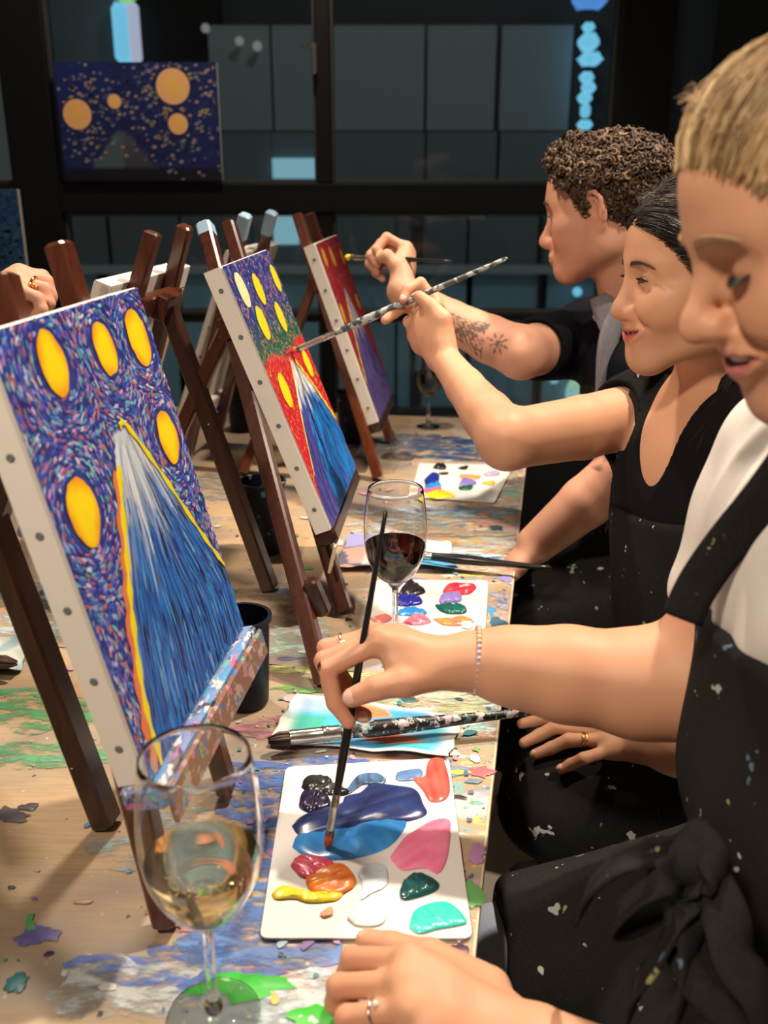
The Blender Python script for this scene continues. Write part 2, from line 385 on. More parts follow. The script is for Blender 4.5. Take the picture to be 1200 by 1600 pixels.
def build_setting():
    b = MB(); box(b, (-3.2, -1.6, -.1), (3.0, YW + .3, 0)); struct(b.build('floor', M['floor']))
    # dark steel frame of the wall: posts, rails and sill
    wall = bpy.data.objects.new('wall_back', None); COL.objects.link(wall); wall.location = (0, YW, 0); struct(wall)
    X = lambda px: Wp(px, 270)[0]
    Z = lambda py: Wp(600, py)[2]
    zr0, zr1 = Z(332), Z(286)
    def bar(name, x0, x1, z0, z1, dep=.10):
        b = MB(); box(b, (x0, YW - dep/2, z0), (x1, YW + dep/2, z1), None, .004); return b.build(name, M['frame'], wall)
    top = 2.75
    bar('post', X(26), X(97), 0, top); bar('post', X(948), X(1028), 0, top, .14)
    bar('rail', X(97), X(948), zr0, zr1); bar('rail', X(97), X(948), 2.45, top)
    bar('rail', -3.2, X(26), zr0, zr1); bar('rail', X(1028), 3.0, zr0 + .02, zr1 - .03)
    bar('sill', -3.2, 3.0, 0, Z(652)); bar('mullion', X(497), X(520), zr1, 2.45); bar('mullion', X(497), X(520), Z(652), zr0, .08)
    bar('rail', X(97), X(948), Z(498), Z(487), .06)
    cells = [(X(97), X(497), zr1, 2.45), (X(520), X(948), zr1, 2.45), (X(97), X(497), Z(652), Z(498)), (X(97), X(497), Z(487), zr0),
             (X(520), X(948), Z(652), Z(498)), (X(520), X(948), Z(487), zr0), (-3.2, X(26), zr1, 2.7), (X(1028), 3.0, zr1 - .03, 2.7), (-3.2, X(26), Z(652), zr0), (X(1028), 3.0, Z(652), zr0)]
    for i, (x0, x1, z0, z1) in enumerate(cells):
        w = bpy.data.objects.new('window_%d' % (i + 1), None); COL.objects.link(w); w.location = ((x0+x1)/2, YW, z0); struct(w)
        b = MB()
        for p, q, s in (((x0, z0), (x1, z0), 0), ((x0, z1), (x1, z1), 0), ((x0, z0), (x0, z1), 1), ((x1, z0), (x1, z1), 1)):
            beam(b, (p[0], YW, p[1]), (q[0], YW, q[1]), .018, .05, (1, 0, 0) if s else (0, 0, 1), .002)
        b.build('window_frame', M['gasket'], w)
        b = MB(); box(b, (x0 + .004, YW - .003, z0 + .004), (x1 - .004, YW + .003, z1 - .004)); b.build('pane', M['pane'], w)
    # window latch on the mullion
    b = MB(); c = Wp(491, 92, YW - .07)
    beam(b, c + V(0, 0, -.045), c + V(0, 0, .045), .016, .02, (1, 0, 0), .004); beam(b, c + V(0, .005, .03), c + V(-.035, -.02, .035), .014, .014, (0, 0, 1), .004)
    tag(b.build('window_latch', M['ferrule']), 'small pale window latch on the slim mullion above the easels', 'latch')

    # street side: a slate panelled building behind the glass
    YB = 8.0
    bl = thing('panelled_building', 'slate grey panelled building seen dimly through the dark glazed wall', 'building', (0, YB, 0))
    def slab(name, x0, y0, x1, y1, m, dy=0., par=bl, dep=.1, gap=0.):
        a, c = Wp(x0, y1, YB + dy), Wp(x1, y0, YB + dy)
        b = MB(); box(b, (a[0] + gap, YB + dy, a[2] + gap), (c[0] - gap, YB + dy + dep, c[2] - gap)); return b.build(name, m, par)
    slab('wall', -600, -300, 1900, 900, M['facade_dark'], .25, dep=.2)
    for x0, x1 in ((332, 425), (425, 512), (512, 665), (665, 778), (778, 898)):
        slab('panel', x0, 38, x1, 205, M['facade'], 0, gap=.006); slab('panel', x0, 205, x1, 290, M['facade_mid'], 0, gap=.006)
    for x0, x1 in ((-60, 40), (335, 400)): slab('panel', x0, -120, x1, 300, M['facade_pale'], -.05) if x0 < 0 else None
    slab('band', 0, -60, 300, 120, M['facade_mid'], .1)
    for k in range(9):
        x0 = 60 + k*112; slab('panel', x0, 338, x0 + 110, 420, M['facade_mid'], -.02); slab('panel', x0, 424, x0 + 110, 640, M['facade_blue'], .0, gap=.004)
    slab('ledge', 60, 415, 980, 428, M['facade_pale'], -.1, dep=.15)
    slab('plinth', 60, 640, 980, 760, M['facade_dark'], -.1)
    slab('column', 1056, -300, 1500, 700, M['frame'], -.4); slab('column', 1022, -300, 1050, 320, M['facade_blue'], -.3)
    slab('column', 218, -300, 328, 96, M['frame'], .06)
    slab('lit_window', 426, 247, 498, 279, M['glow_pale'], -.08, dep=.03); slab('lit_window', 428, 338, 466, 382, M['glow_pale'], -.08, dep=.03)
    slab('column', 640, 340, 662, 640, M['facade_dark'], -.05); slab('column', 835, 340, 850, 640, M['facade_dark'], -.05)
    # lit signs hanging in the street
    def sign(name, label, pieces, dy=-.16):
        a = Wp(pieces[0][0], pieces[0][1], YB + dy)
        s = thing(name, label, 'sign', (a[0], YB + dy, a[2]))
        for (x0, y0, x1, y1, m, n) in pieces:
            p, q = Wp(x0, y1, YB + dy), Wp(x1, y0, YB + dy)
            b = MB(); box(b, (p[0], YB + dy - .03, p[2]), (q[0], YB + dy + .03, q[2]), None, min(.05, (q[0]-p[0])*.28)); b.build(n, M[m], s)
    sign('banner_sign', 'tall narrow cyan light sign above the night painting', [(181, 4, 203, 99, 'glow_cyan', 'panel'), (203, 4, 216, 99, 'glow_pink', 'panel'), (180, -12, 213, 4, 'glow_lime', 'panel')])
    sign('blue_sign', 'bright blue light sign at the top edge, above the curly haired head', [(893, -14, 950, 14, 'glow_blue', 'panel')])
    sign('vertical_sign', 'column of blurred cyan lit shapes above the curly haired man', [(908, 35, 931, 50, 'glow_cyan', 'letter'), (902, 52, 937, 80, 'glow_cyan', 'letter'), (901, 82, 943, 103, 'glow_cyan', 'letter'),
        (904, 112, 929, 130, 'glow_cyan', 'letter'), (907, 128, 932, 146, 'glow_cyan', 'letter'), (901, 144, 926, 162, 'glow_cyan', 'letter'), (906, 162, 923, 184, 'glow_cyan', 'letter'), (900, 187, 927, 203, 'glow_cyan', 'letter')])
    sign('green_screen', 'small pale green lit screen below the tattooed arm', [(884, 592, 921, 648, 'glow_green', 'panel'), (884, 612, 921, 616, 'glow_pale', 'band')])
    for px, py, r, lab in ((321, 44, 6, 'reflected ceiling lamp drawn as a glowing ball left of the panelled building, highest of three'), (374, 64, 6, 'reflected ceiling lamp drawn as a glowing ball, middle of three beside the building edge'),
                           (402, 72, 6.5, 'reflected ceiling lamp drawn as a glowing ball, rightmost of three beside the building edge'), (866, 593, 7, 'round pale lamp beside the green screen'), (896, 579, 7, 'small pale lamp above the green screen'), (902, 456, 7, 'cyan lamp dot under the chin of the curly haired man')):
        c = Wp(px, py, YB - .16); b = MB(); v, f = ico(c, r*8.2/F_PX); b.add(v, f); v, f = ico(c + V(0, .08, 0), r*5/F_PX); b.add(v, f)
        tag(b.build('lamp_or_reflection', M['glow_cyan' if py == 456 else 'glow_pale' if py > 300 else 'glow_dim'], None, True), lab, 'lamp', 'small lamps behind the glass and lamp reflections in it')  # upper three are ceiling lamp reflections, built as glowing balls outside
    # unseen fill lamp added outside to brighten that facade
    lamp('facade_fill_spot', (.5, 4.4, 4.2), (-.1, 8, .7), 66, .3, 110, (.88, .96, 1.0), .8)

# ================================================================== TABLE
E0, E1 = T(735, 1510), T(819, 733)
TD = nrm(E1 - E0); TL = V(-TD[1], TD[0], 0)                    # along the table / towards its far side
TW = 1.15
S_END = (T(700, 652) - E0) @ TD
def tab(s, l, z=TABLE_Z): return V(*(E0 + TD*s + TL*l)[:2], z)

def fractal_outline(n, seed, amp=.35):
    r = np.random.default_rng(seed); t = np.linspace(0, 2*pi, n, endpoint=False); o = np.ones(n)
    for k in range(2, 14): o += amp/k**.9 * r.normal() * np.cos(k*t + r.uniform(0, 6.28))
    return np.clip(o, .35, 1.8)

def build_table():
    t = thing('long_table', 'long ply table covered in dried paint smears, running to the window', 'table', tab(.8, TW/2, 0))
    seams = [-1.15, (T(770, 1068) - E0) @ TD, (T(800, 889) - E0) @ TD, S_END]
    for k in range(3):
        b = MB(); s0, s1 = seams[k] + .0012, seams[k+1] - .0012; dz = (0, .0006, -.0004)[k]
        v = [tab(s0, 0, TABLE_Z+dz), tab(s1, 0, TABLE_Z+dz), tab(s1, TW, TABLE_Z+dz), tab(s0, TW, TABLE_Z+dz)]; v += [q - V(0, 0, .018) for q in v]
        b.add(v, [(0, 1, 2, 3), (7, 6, 5, 4), (0, 4, 5, 1), (1, 5, 6, 2), (2, 6, 7, 3), (3, 7, 4, 0)]); b.build('board', M['table'], t)
    b = MB(); beam(b, tab(seams[0], -.0015, TABLE_Z-.010), tab(S_END, -.0015, TABLE_Z-.010), .003, .019, TL, .0004); b.build('edge_strip', M['ply_edge'], t)
    for s in (-.9, .45, S_END-.12):
        for l in (.10, TW-.08):
            b = MB(); beam(b, tab(s, l, 0), tab(s, l, TABLE_Z-.019), .05, .05, TD, .003); b.build('leg', M['frame'], t)
    b = MB()
    for l in (.09, TW-.08): beam(b, tab(-1.0, l, TABLE_Z-.045), tab(S_END-.05, l, TABLE_Z-.045), .03, .05, TL, .002)
    b.build('apron_rail', M['frame'], t)
    # broad dry-brushed smears with shapes of their own
    sm = [((25, 1110), .13, .055, (.10, .30, .14)), ((60, 1180), .09, .03, (.12, .33, .17)), ((15, 985), .10, .07, (.50, .56, .55)), ((55, 930), .06, .05, (.20, .30, .40)),
          ((395, 1330), .065, .13, (.08, .17, .46)), ((300, 1515), .085, .03, (.10, .17, .48)), ((400, 1480), .06, .035, (.14, .24, .50)), ((190, 1545), .06, .03, (.45, .47, .46)), ((240, 1310), .055, .035, (.34, .40, .38)),
          ((480, 1560), .06, .03, (.45, .52, .55)), ((490, 1202), .09, .022, (.08, .16, .45)), ((600, 1205), .11, .015, (.20, .28, .42)), ((440, 1145), .05, .03, (.42, .18, .22)), ((505, 1052), .07, .02, (.52, .50, .22)),
          ((470, 1010), .06, .035, (.30, .42, .36)), ((470, 985), .05, .03, (.40, .44, .40)), ((640, 1110), .12, .02, (.38, .42, .26)), ((480, 1078), .05, .008, (.16, .36, .10)), ((690, 1085), .10, .025, (.42, .48, .36)),
          ((690, 700), .20, .10, (.03, .08, .20)), ((640, 690), .09, .07, (.10, .14, .22)), ((700, 800), .16, .035, (.30, .42, .50)), ((640, 815), .11, .04, (.45, .50, .52)), ((590, 840), .08, .05, (.50, .54, .55)), ((730, 760), .1, .05, (.5, .5, .45)),
          ((740, 835), .09, .02, (.50, .42, .30)), ((770, 700), .05, .09, (.20, .30, .34)), ((680, 870), .1, .02, (.35, .55, .70)), ((790, 945), .022, .05, (.45, .42, .50)), ((560, 700), .1, .1, (.2, .18, .15)), ((340, 760), .12, .09, (.30, .28, .24)), ((450, 930), .05, .05, (.32, .26, .2))]
    for i, (p, rx, ry, c) in enumerate(sm):
        ctr = T(*p); n = 48; o = fractal_outline(n, 100+i, .30); rr = np.random.default_rng(i)
        v = [V(ctr[0], ctr[1], TABLE_Z + .0008 + .00002*i)]; cc = [c]
        for ring in (.5, 1.0):
            for k in range(n):
                a = 2*pi*k/n; q = ctr + CR*rx*cos(a)*o[k]*ring + V(0, 1, 0)*ry*sin(a)*o[k]*ring
                q = E0 + TD*((q-E0) @ TD) + TL*max((q-E0) @ TL, .002); v.append(V(q[0], q[1], v[0][2])); cc.append(np.clip(V(c)*rr.uniform(.75, 1.25) + rr.normal(0, .02, 3), 0, 1))
        f = [(0, 1+k, 1+(k+1) % n) for k in range(n)] + [(1+k, 1+n+k, 1+n+(k+1) % n, 1+(k+1) % n) for k in range(n)]
        b = MB(); b.add(v, f, cc); o_ = b.build('paint_smear', M['worn'], t, colors=True)
    # crisp dried blots
    bl = [((375, 1545), .034, .016, (.03, .42, .03)), ((500, 1592), .022, .012, (.04, .45, .03)), ((420, 1538), .016, .008, (.06, .40, .06)), ((62, 1462), .017, .010, (.13, .11, .30)), ((40, 1470), .010, .006, (.14, .12, .31)), ((76, 1492), .004, .003, (.05, .03, .10)), ((26, 1537), .009, .010, (.02, .14, .16)),
          ((45, 1262), .010, .006, (.08, .06, .07)), ((15, 1275), .018, .012, (.10, .08, .09)), ((130, 1410), .009, .003, (.42, .24, .12)), ((18, 1388), .004, .002, (.05, .04, .08)), ((753, 1207), .012, .010, (.70, .13, .16)), ((740, 1222), .009, .004, (.16, .24, .36)), ((712, 1208), .018, .004, (.70, .62, .05)), ((742, 1186), .006, .008, (.75, .75, .72)), ((744, 1172), .004, .004, (.18, .48, .08)),
          ((745, 1335), .009, .014, (.42, .22, .40)), ((738, 1400), .010, .018, (.16, .44, .14)), ((700, 1500), .008, .012, (.16, .42, .66)), ((718, 1485), .008, .006, (.07, .03, .06)), ((640, 1095), .012, .006, (.03, .10, .12)), ((745, 1085), .010, .004, (.16, .12, .22)), ((767, 955), .007, .016, (.10, .30, .55)), ((778, 975), .012, .02, (.06, .16, .22)), ((790, 905), .010, .014, (.30, .25, .55)),
          ((500, 1036), .02, .005, (.05, .05, .10)), ((450, 1030), .018, .004, (.10, .10, .2)), ((440, 925), .025, .008, (.14, .18, .40)), ((480, 1020), .012, .004, (.6, .6, .6)), ((690, 812), .03, .006, (.5, .34, .2)), ((775, 825), .012, .012, (.07, .10, .14)), ((756, 805), .012, .012, (.6, .3, .2)), ((500, 1100), .014, .006, (.55, .15, .10)), ((455, 1092), .012, .008, (.6, .4, .45)), ((340, 1345), .012, .008, (.6, .5, .2)), ((360, 1415), .010, .008, (.62, .52, .10)), ((300, 1448), .012, .008, (.55, .25, .3))]
    b = MB()
    def blot(ctr, rx, ry, c, seed, z):
        n = 22; o = fractal_outline(n, seed, .30)
        v = [V(ctr[0], ctr[1], z + .0009)] + [V(ctr[0] + rx*cos(2*pi*k/n)*o[k]*r_, ctr[1] + ry*sin(2*pi*k/n)*o[k]*r_, z + h) for r_, h in ((.75, .0008), (1., .0001)) for k in range(n)]
        return v, [(0, 1+k, 1+(k+1) % n) for k in range(n)] + [(1+k, 1+n+k, 1+n+(k+1) % n, 1+(k+1) % n) for k in range(n)], c
    for i, (p, rx, ry, c) in enumerate(bl):
        b_ = MB(); b_.add(*blot(T(*p), rx, ry, c, 500+i, TABLE_Z+.0012)); b_.build('paint_blot', M['smear'], t, True, colors=True)
    pal = [(.05, .06, .12), (.60, .58, .54), (.08, .16, .36), (.50, .10, .08), (.60, .45, .08), (.10, .32, .12), (.55, .30, .40), (.05, .20, .24), (.04, .03, .03), (.65, .65, .62), (.24, .15, .34), (.35, .5, .6)]
    r = np.random.default_rng(5)
    for i in range(900):
        s = r.uniform(-.15, S_END-.02); l = abs(r.normal(0, .21 if s < .9 else .34)) + .006
        if l > TW-.02: continue
        k = r.choice([.0010, .0018, .003, .0055], p=[.45, .32, .17, .06]); q = tab(s, l)
        if l < k*2.6: continue
        n = 9; o = fractal_outline(n, 3000+i, .3); ax = r.uniform(0, pi); el = r.uniform(1, 2.2); c = pal[r.integers(len(pal))]
        v = [V(q[0], q[1], TABLE_Z+.0024)]
        for j in range(n):
            a = 2*pi*j/n; x, y = k*el*cos(a)*o[j], k*sin(a)*o[j]; v.append(V(q[0] + x*cos(ax) - y*sin(ax), q[1] + x*sin(ax) + y*cos(ax), TABLE_Z+.0021))
        b.add(v, [(0, 1+j, 1+(j+1) % n) for j in range(n)], c)
    stuff(b.build('paint_splatter', M['smear'], t, colors=True))

# ================================================================== PALETTES
def blob(outline, h, c1, c2=None, seed=0, zoom=None, z0=0.0, rip=.42):
    px = spline([V(*p, 0) for p in outline + [outline[0]]], 57)[:-1]; n = len(px); jo = fractal_outline(n, 900 + seed, .10); pc = np.mean(px, 0); px = [pc + (q - pc)*(.93 + .10*j) for q, j in zip(px, jo)]
    pts = [T(p[0], p[1])[:2] for p in px]; ctr = np.mean(pts, 0); r = np.random.default_rng(seed); c1 = V(c1); c2 = V(c2 if c2 is not None else c1*1.0)
    ph = r.uniform(0, 6.28, 4); th = r.uniform(0, pi); v = []; cc = []
    size = np.mean([np.linalg.norm(p - ctr) for p in pts])
    for s, hh in ((0, 1), (.22, 1.0), (.42, .98), (.6, .95), (.76, .86), (.88, .66), (.96, .34), (1.0, 0)):
        for k in range(n if s > 0 else 1):
            q = ctr + (pts[k] - ctr)*s if s > 0 else ctr
            d = ((q - ctr) @ V(cos(th), sin(th)))/size; e = ((q - ctr) @ V(-sin(th), cos(th)))/size
            w = sin(d*9 + ph[0] + 1.5*sin(e*3 + ph[1])) * .5 + .5*sin(d*17 + e*4 + ph[2])
            v.append(V(q[0], q[1], TABLE_Z + z0 + max(h*hh*(1 + rip*w*(hh > .1)), 0)))
            f_ = np.clip(.5 + .45*w + .25*sin(e*4 + ph[3]), 0, 1); cc.append(c1*(1-f_) + c2*f_)
    f = [(0, 1+k, 1+(k+1) % n) for k in range(n)]
    for j in range(6): f += [(1+j*n+k, 1+(j+1)*n+k, 1+(j+1)*n+(k+1) % n, 1+j*n+(k+1) % n) for k in range(n)]
    return v, f, np.clip(cc, 0, 1)

def palette(label, corners, blobs, zs, zo, thick=.0016):
    C4 = [T(*p) for p in corners]; ctr = np.mean(C4, 0)
    root = thing('paint_palette', label, 'palette', V(ctr[0], ctr[1], TABLE_Z + .004), 'white card palettes on the table')
    rim = []
    for k in range(4):                                       # rounded corners
        a, c, d = C4[k-1], C4[k], C4[(k+1) % 4]; r_ = .008
        p, q = c + nrm(a - c)*r_, c + nrm(d - c)*r_
        for t_ in np.linspace(0, 1, 5): rim.append((1-t_)**2*p + 2*t_*(1-t_)*c + t_*t_*q)
    n = len(rim); z0, z1 = TABLE_Z + .0030, TABLE_Z + .0030 + thick
    v = [V(p[0], p[1], z0) for p in rim] + [V(p[0], p[1], z1) for p in rim]
    b = MB(); b.add(v, [tuple(range(n-1, -1, -1)), tuple(range(n, 2*n))] + [(k, (k+1) % n, n+(k+1) % n, n+k) for k in range(n)]); b.build('card', M['card'], root)
    for i, (ol, h, c1, c2) in enumerate(blobs):
        ol = [(zo[0] + x/zs, zo[1] + y/zs) for x, y in ol]
        b = MB(); b.add(*blob(ol, h, c1, c2, 40+i, z0=.0031+thick+.00012*i)); b.build('paint_blob', M['wet'], root, True, colors=True)
    return root

def build_palettes():
    K = [([(216,560),(230,520),(280,505),(340,515),(372,555),(420,570),(440,585),(400,600),(330,595),(260,590)], .005, (.008,.008,.010), (.02,.02,.02)),
         ([(203,640),(215,595),(270,580),(330,600),(350,640),(320,670),(250,678),(210,660)], .006, (.012,.006,.03), (.02,.012,.05)),
         ([(180,840),(205,785),(300,765),(450,745),(560,715),(690,715),(665,790),(600,850),(480,890),(350,900),(240,880)], .0028, (.02,.20,.58), (.05,.28,.62)),
         ([(180,740),(230,690),(390,645),(420,605),(490,590),(540,545),(650,555),(740,570),(770,630),(790,685),(700,720),(560,725),(450,755),(300,775),(215,785)], .0042, (.012,.018,.09), (.020,.045,.17)),
         ([(350,790),(430,740),(520,705),(600,740),(600,775),(520,800),(420,790)], .0012, (.08,.22,.50), (.30,.48,.66)),
         ([(410,850),(470,800),(540,755),(600,755),(575,830),(510,875),(430,880)], .0010, (.55,.66,.74), (.35,.55,.72)),
         ([(430,565),(480,505),(560,495),(605,520),(590,545),(500,550),(440,590)], .002, (.03,.05,.08), (.10,.22,.45)),
         ([(735,520),(790,510),(810,440),(870,420),(905,540),(890,610),(820,625),(780,570)], .0022, (.72,.07,.05), (.78,.16,.12)),
         ([(655,520),(670,490),(760,475),(780,500),(740,525),(680,530)], .001, (.10,.20,.42), (.14,.26,.5)),
         ([(632,890),(700,800),(740,770),(830,720),(900,720),(905,780),(890,900),(850,965),(790,940),(690,950),(650,920)], .0020, (.90,.18,.34), (.92,.28,.42)),
         ([(165,930),(200,890),(300,890),(370,930),(300,980),(220,985)], .0035, (.75,.05,.12), (.78,.13,.2)),
         ([(80,1065),(120,1030),(200,1045),(330,1075),(400,1060),(370,1095),(250,1105),(180,1085),(100,1090)], .003, (.85,.62,.01), (.85,.68,.03)),
         ([(240,990),(330,940),(400,925),(460,980),(455,1030),(380,1070),(280,1060),(240,1020)], .004, (.80,.14,.03), (.85,.30,.03)),
         ([(675,1050),(700,1000),(760,970),(830,1000),(855,1030),(820,1060),(720,1090),(680,1085)], .0045, (.004,.06,.065), (.01,.10,.10)),
         ([(720,1220),(750,1140),(850,1105),(920,1120),(985,1190),(960,1210),(850,1230),(770,1250)], .0022, (.03,.58,.46), (.06,.66,.52)),
         ([(480,970),(520,930),(600,935),(610,1020),(540,1060),(490,1090),(500,1020)], .0006, (.58,.68,.76), (.72,.76,.8)),
         ([(430,1180),(470,1110),(560,1110),(610,1160),(580,1210),(480,1215)], .003, (.80,.78,.75), (.84,.82,.80)),
         ([(520,1150),(540,1120),(560,1140),(550,1160)], .0012, (.8,.25,.35), None), ([(300,1160),(350,1130),(362,1160),(320,1175)], .001, (.85,.35,.22), None)]
    palette('white card palette with wide navy and pink paint under the dipping brush', [(447, 1204), (701, 1189), (738, 1472), (406, 1472)], K, 3, (400, 1050))
    K = [([(652,560),(690,508),(720,520),(755,550),(710,566)], .005, (.012,.008,.012), (.03,.02,.03)), ([(652,590),(660,565),(730,570),(740,595),(690,605),(655,603)], .005, (.015,.02,.28), (.03,.03,.36)),
         ([(655,622),(700,610),(757,625),(740,640),(660,640)], .004, (.02,.26,.70), (.04,.32,.75)), ([(550,650),(600,638),(630,650),(600,668),(560,664)], .003, (.82,.24,.2), None), ([(672,668),(700,645),(740,635),(775,665),(720,677)], .004, (.80,.10,.22), (.85,.3,.35)),
         ([(823,545),(850,523),(940,528),(915,560),(830,556)], .005, (.66,.02,.05), (.72,.05,.08)), ([(806,585),(820,562),(880,555),(888,585),(850,592),(815,597)], .0045, (.30,.22,.66), (.36,.28,.7)), ([(793,605),(850,600),(900,605),(905,630),(850,635),(815,625)], .0045, (.006,.11,.085), (.01,.14,.11)),
         ([(785,655),(850,652),(900,645),(935,665),(900,677),(830,677)], .003, (.78,.16,.12), (.75,.34,.06)), ([(885,668),(930,668),(925,690),(895,688)], .003, (.8,.78,.75), None)]
    palette('white card palette with eight neat paint dollops behind the bracelet wrist', [(588, 910), (763, 911), (757, 1012), (566, 1012)], K, 2.4, (350, 700))
    K = [([(783,85),(800,70),(832,76),(825,90)], .006, (.01,.01,.01), None), ([(805,104),(840,101),(838,107),(815,109)], .003, (.01,.01,.01), None), ([(878,86),(915,77),(905,90)], .004, (.01,.01,.01), None), ([(750,130),(780,103),(806,110),(800,142),(760,150)], .005, (.015,.03,.28), None), ([(752,152),(800,136),(812,155),(765,168)], .004, (.03,.28,.68), None),
         ([(748,165),(810,155),(806,172),(760,178)], .003, (.85,.14,.3), None), ([(700,160),(745,158),(740,170),(712,175)], .001, (.85,.45,.3), None), ([(750,187),(800,168),(866,190),(800,200)], .004, (.85,.66,.02), None), ([(884,110),(960,115),(940,127),(890,124)], .003, (.72,.34,.12), None),
         ([(880,148),(900,124),(946,140),(920,152)], .004, (.24,.18,.5), None), ([(878,158),(930,150),(925,165),(890,167)], .003, (.01,.12,.08), None), ([(963,142),(1012,135),(1005,150)], .003, (.78,.5,.05), None), ([(973,107),(1020,97),(1032,108),(990,114)], .003, (.5,.42,.66), None)]
    palette('far white card palette with a small stack of blue, pink and yellow paint', [(655, 727), (802, 730), (773, 788), (641, 779)], K, 2.4, (350, 700))

# ================================================================== CANVASES AND EASELS
SC = .9531
def pose(x, y, z, yaw, lean, sc=SC):
    p = CAM + (V(x, y, z) - V(0, 0, 1.335))*sc; return (p, yaw, lean)
POSES = [pose(-0.2056, 0.7101, 0.8337, -0.1325, 0.2412, .90), pose(-0.0752, 1.3164, 0.8433, -0.0838, 0.368), pose(-0.0097, 2.0559, 0.8195, -0.0993, 0.3401)]
CW, CH, CT = .2955, .3813, .026
class Plane:
    def __init__(s, ps, facing=1, k=1.):
        s.k = k; s.o, yaw, lean = ps; s.w = V(-sin(yaw), cos(yaw), 0); n = V(cos(yaw), sin(yaw), 0)*facing
        s.u = V(0, 0, 1)*cos(lean) - n*sin(lean); s.n = nrm(np.cross(s.w, s.u))
        if s.n @ n < 0: s.n = -s.n
    def at(s, w, u, off=0.): return s.o + s.w*w*s.k + s.u*u*s.k + s.n*off
    def hit(s, px, py, off=0.):
        p0 = s.o + s.n*off; r = ray(px, py); X = CAM + r*(((p0 - CAM) @ s.n)/(r @ s.n)); return X
    def foot(s, px, off):                                    # point of plane and table top seen in column px
        a = s.at(0, 0, off); k = (TABLE_Z - a[2])/s.u[2]; a = a + s.u*k
        lo, hi = -.6, .9
        for _ in range(60):
            m = (lo + hi)/2
            if pix(a + s.w*m)[0] < px: lo = m
            else: hi = m
        return a + s.w*lo

def canvas_body(root, pl, W=CW, H=CH, T_=CT, back=False, pits=6):
    """cloth wrapped over the stretcher: sides, rounded front edge, tucked corners and the row of pits"""
    b = MB(); e = .003; ring = [(e, 0), (0, -e), (0, -T_)]
    loops = []
    for ins, off in ring:
        loops.append([pl.at(ins, ins, off), pl.at(W-ins, ins, off), pl.at(W-ins, H-ins, off), pl.at(ins, H-ins, off)])
    v = [q for L in loops for q in L]; f = [(0, 1, 2, 3)]
    for k in range(2):
        for i in range(4): f.append((4*k+i, 4*k+4+i, 4*k+4+(i+1) % 4, 4*k+(i+1) % 4))
    if not back: f.append((11, 10, 9, 8))
    b.add(v, f); b.build('canvas_cloth', M['canvas'], root)
    if back:
        wd = .036
        for a0, a1, s in (((0, wd/2), (W, wd/2), 'u'), ((0, H-wd/2), (W, H-wd/2), 'u'), ((wd/2, wd), (wd/2, H-wd), 'w'), ((W-wd/2, wd), (W-wd/2, H-wd), 'w')):
            b = MB(); beam(b, pl.at(*a0, -T_+.008), pl.at(*a1, -T_+.008), wd, .016, pl.u if s == 'u' else pl.w, .002); b.build('stretcher_bar', M['canvas'] if s == 'u' else M['raw_pine'], root)
        b = MB(); beam(b, pl.at(.01, H/2, -T_+.012), pl.at(W-.01, H/2, -T_+.012), H*.9, .001, pl.u, 0); b.build('canvas_back', M['canvas'], root)
    for k in range(pits):
        u = H*(k+.55)/pits; c = pl.at(-.0004, u, -T_*.52); b = MB()
        prof = []; n = 12
        for r_, d in ((.0034, .0), (.0026, .0006), (.0001, .0004)):
            prof += [c + (pl.n*cos(2*pi*i/n) + pl.u*sin(2*pi*i/n))*r_ - pl.w*d for i in range(n)]
        b.add(prof, [(j*n+i, j*n+(i+1) % n, (j+1)*n+(i+1) % n, (j+1)*n+i) for j in range(2) for i in range(n)]); b.build('pit', M['eyelet'], root)

def dabs(b, pl, items):
    """items: (w, u, angle, length, width, colour, lift): little raised brush marks"""
    for (w, u, a, L, wd, c, lift) in items:
        ca, sa = cos(a), sin(a)
        pts = [(-.5, 0), (-.3, .5), (.25, .5), (.5, 0), (.25, -.5), (-.3, -.5)]
        vv = [pl.at(min(max(w + (x*L*ca - y*wd*sa), .001), CW-.001), min(max(u + (x*L*sa + y*wd*ca), .001), CH-.001), lift) for x, y in pts]
        vv.append(pl.at(w, u, lift + .0003)); c = V(c)
        b.add(vv, [(6, i, (i+1) % 6) for i in range(6)], np.clip(np.vstack([np.tile(c, (6, 1)), c*1.08]), 0, 1))

def strip(b, pl, pts, wid, c, lift):
    p = spline([V(x*CW, y*CH, 0) for x, y in pts], 30); v = []
    for i in range(30):
        d = nrm(p[min(i+1, 29)] - p[max(i-1, 0)]); nn = V(-d[1], d[0], 0); k = wid*(.8 + .35*sin(i*1.7))
        for s in (-1, 0, 1):
            q = p[i] + nn*s*k/2; v.append(pl.at(np.clip(q[0], .001, CW-.001), np.clip(q[1], .001, CH-.001), lift + (.0003 if s == 0 else 0)))
    b.add(v, [(3*i+j, 3*i+j+1, 3*i+4+j, 3*i+3+j) for i in range(29) for j in (0, 1)], c)

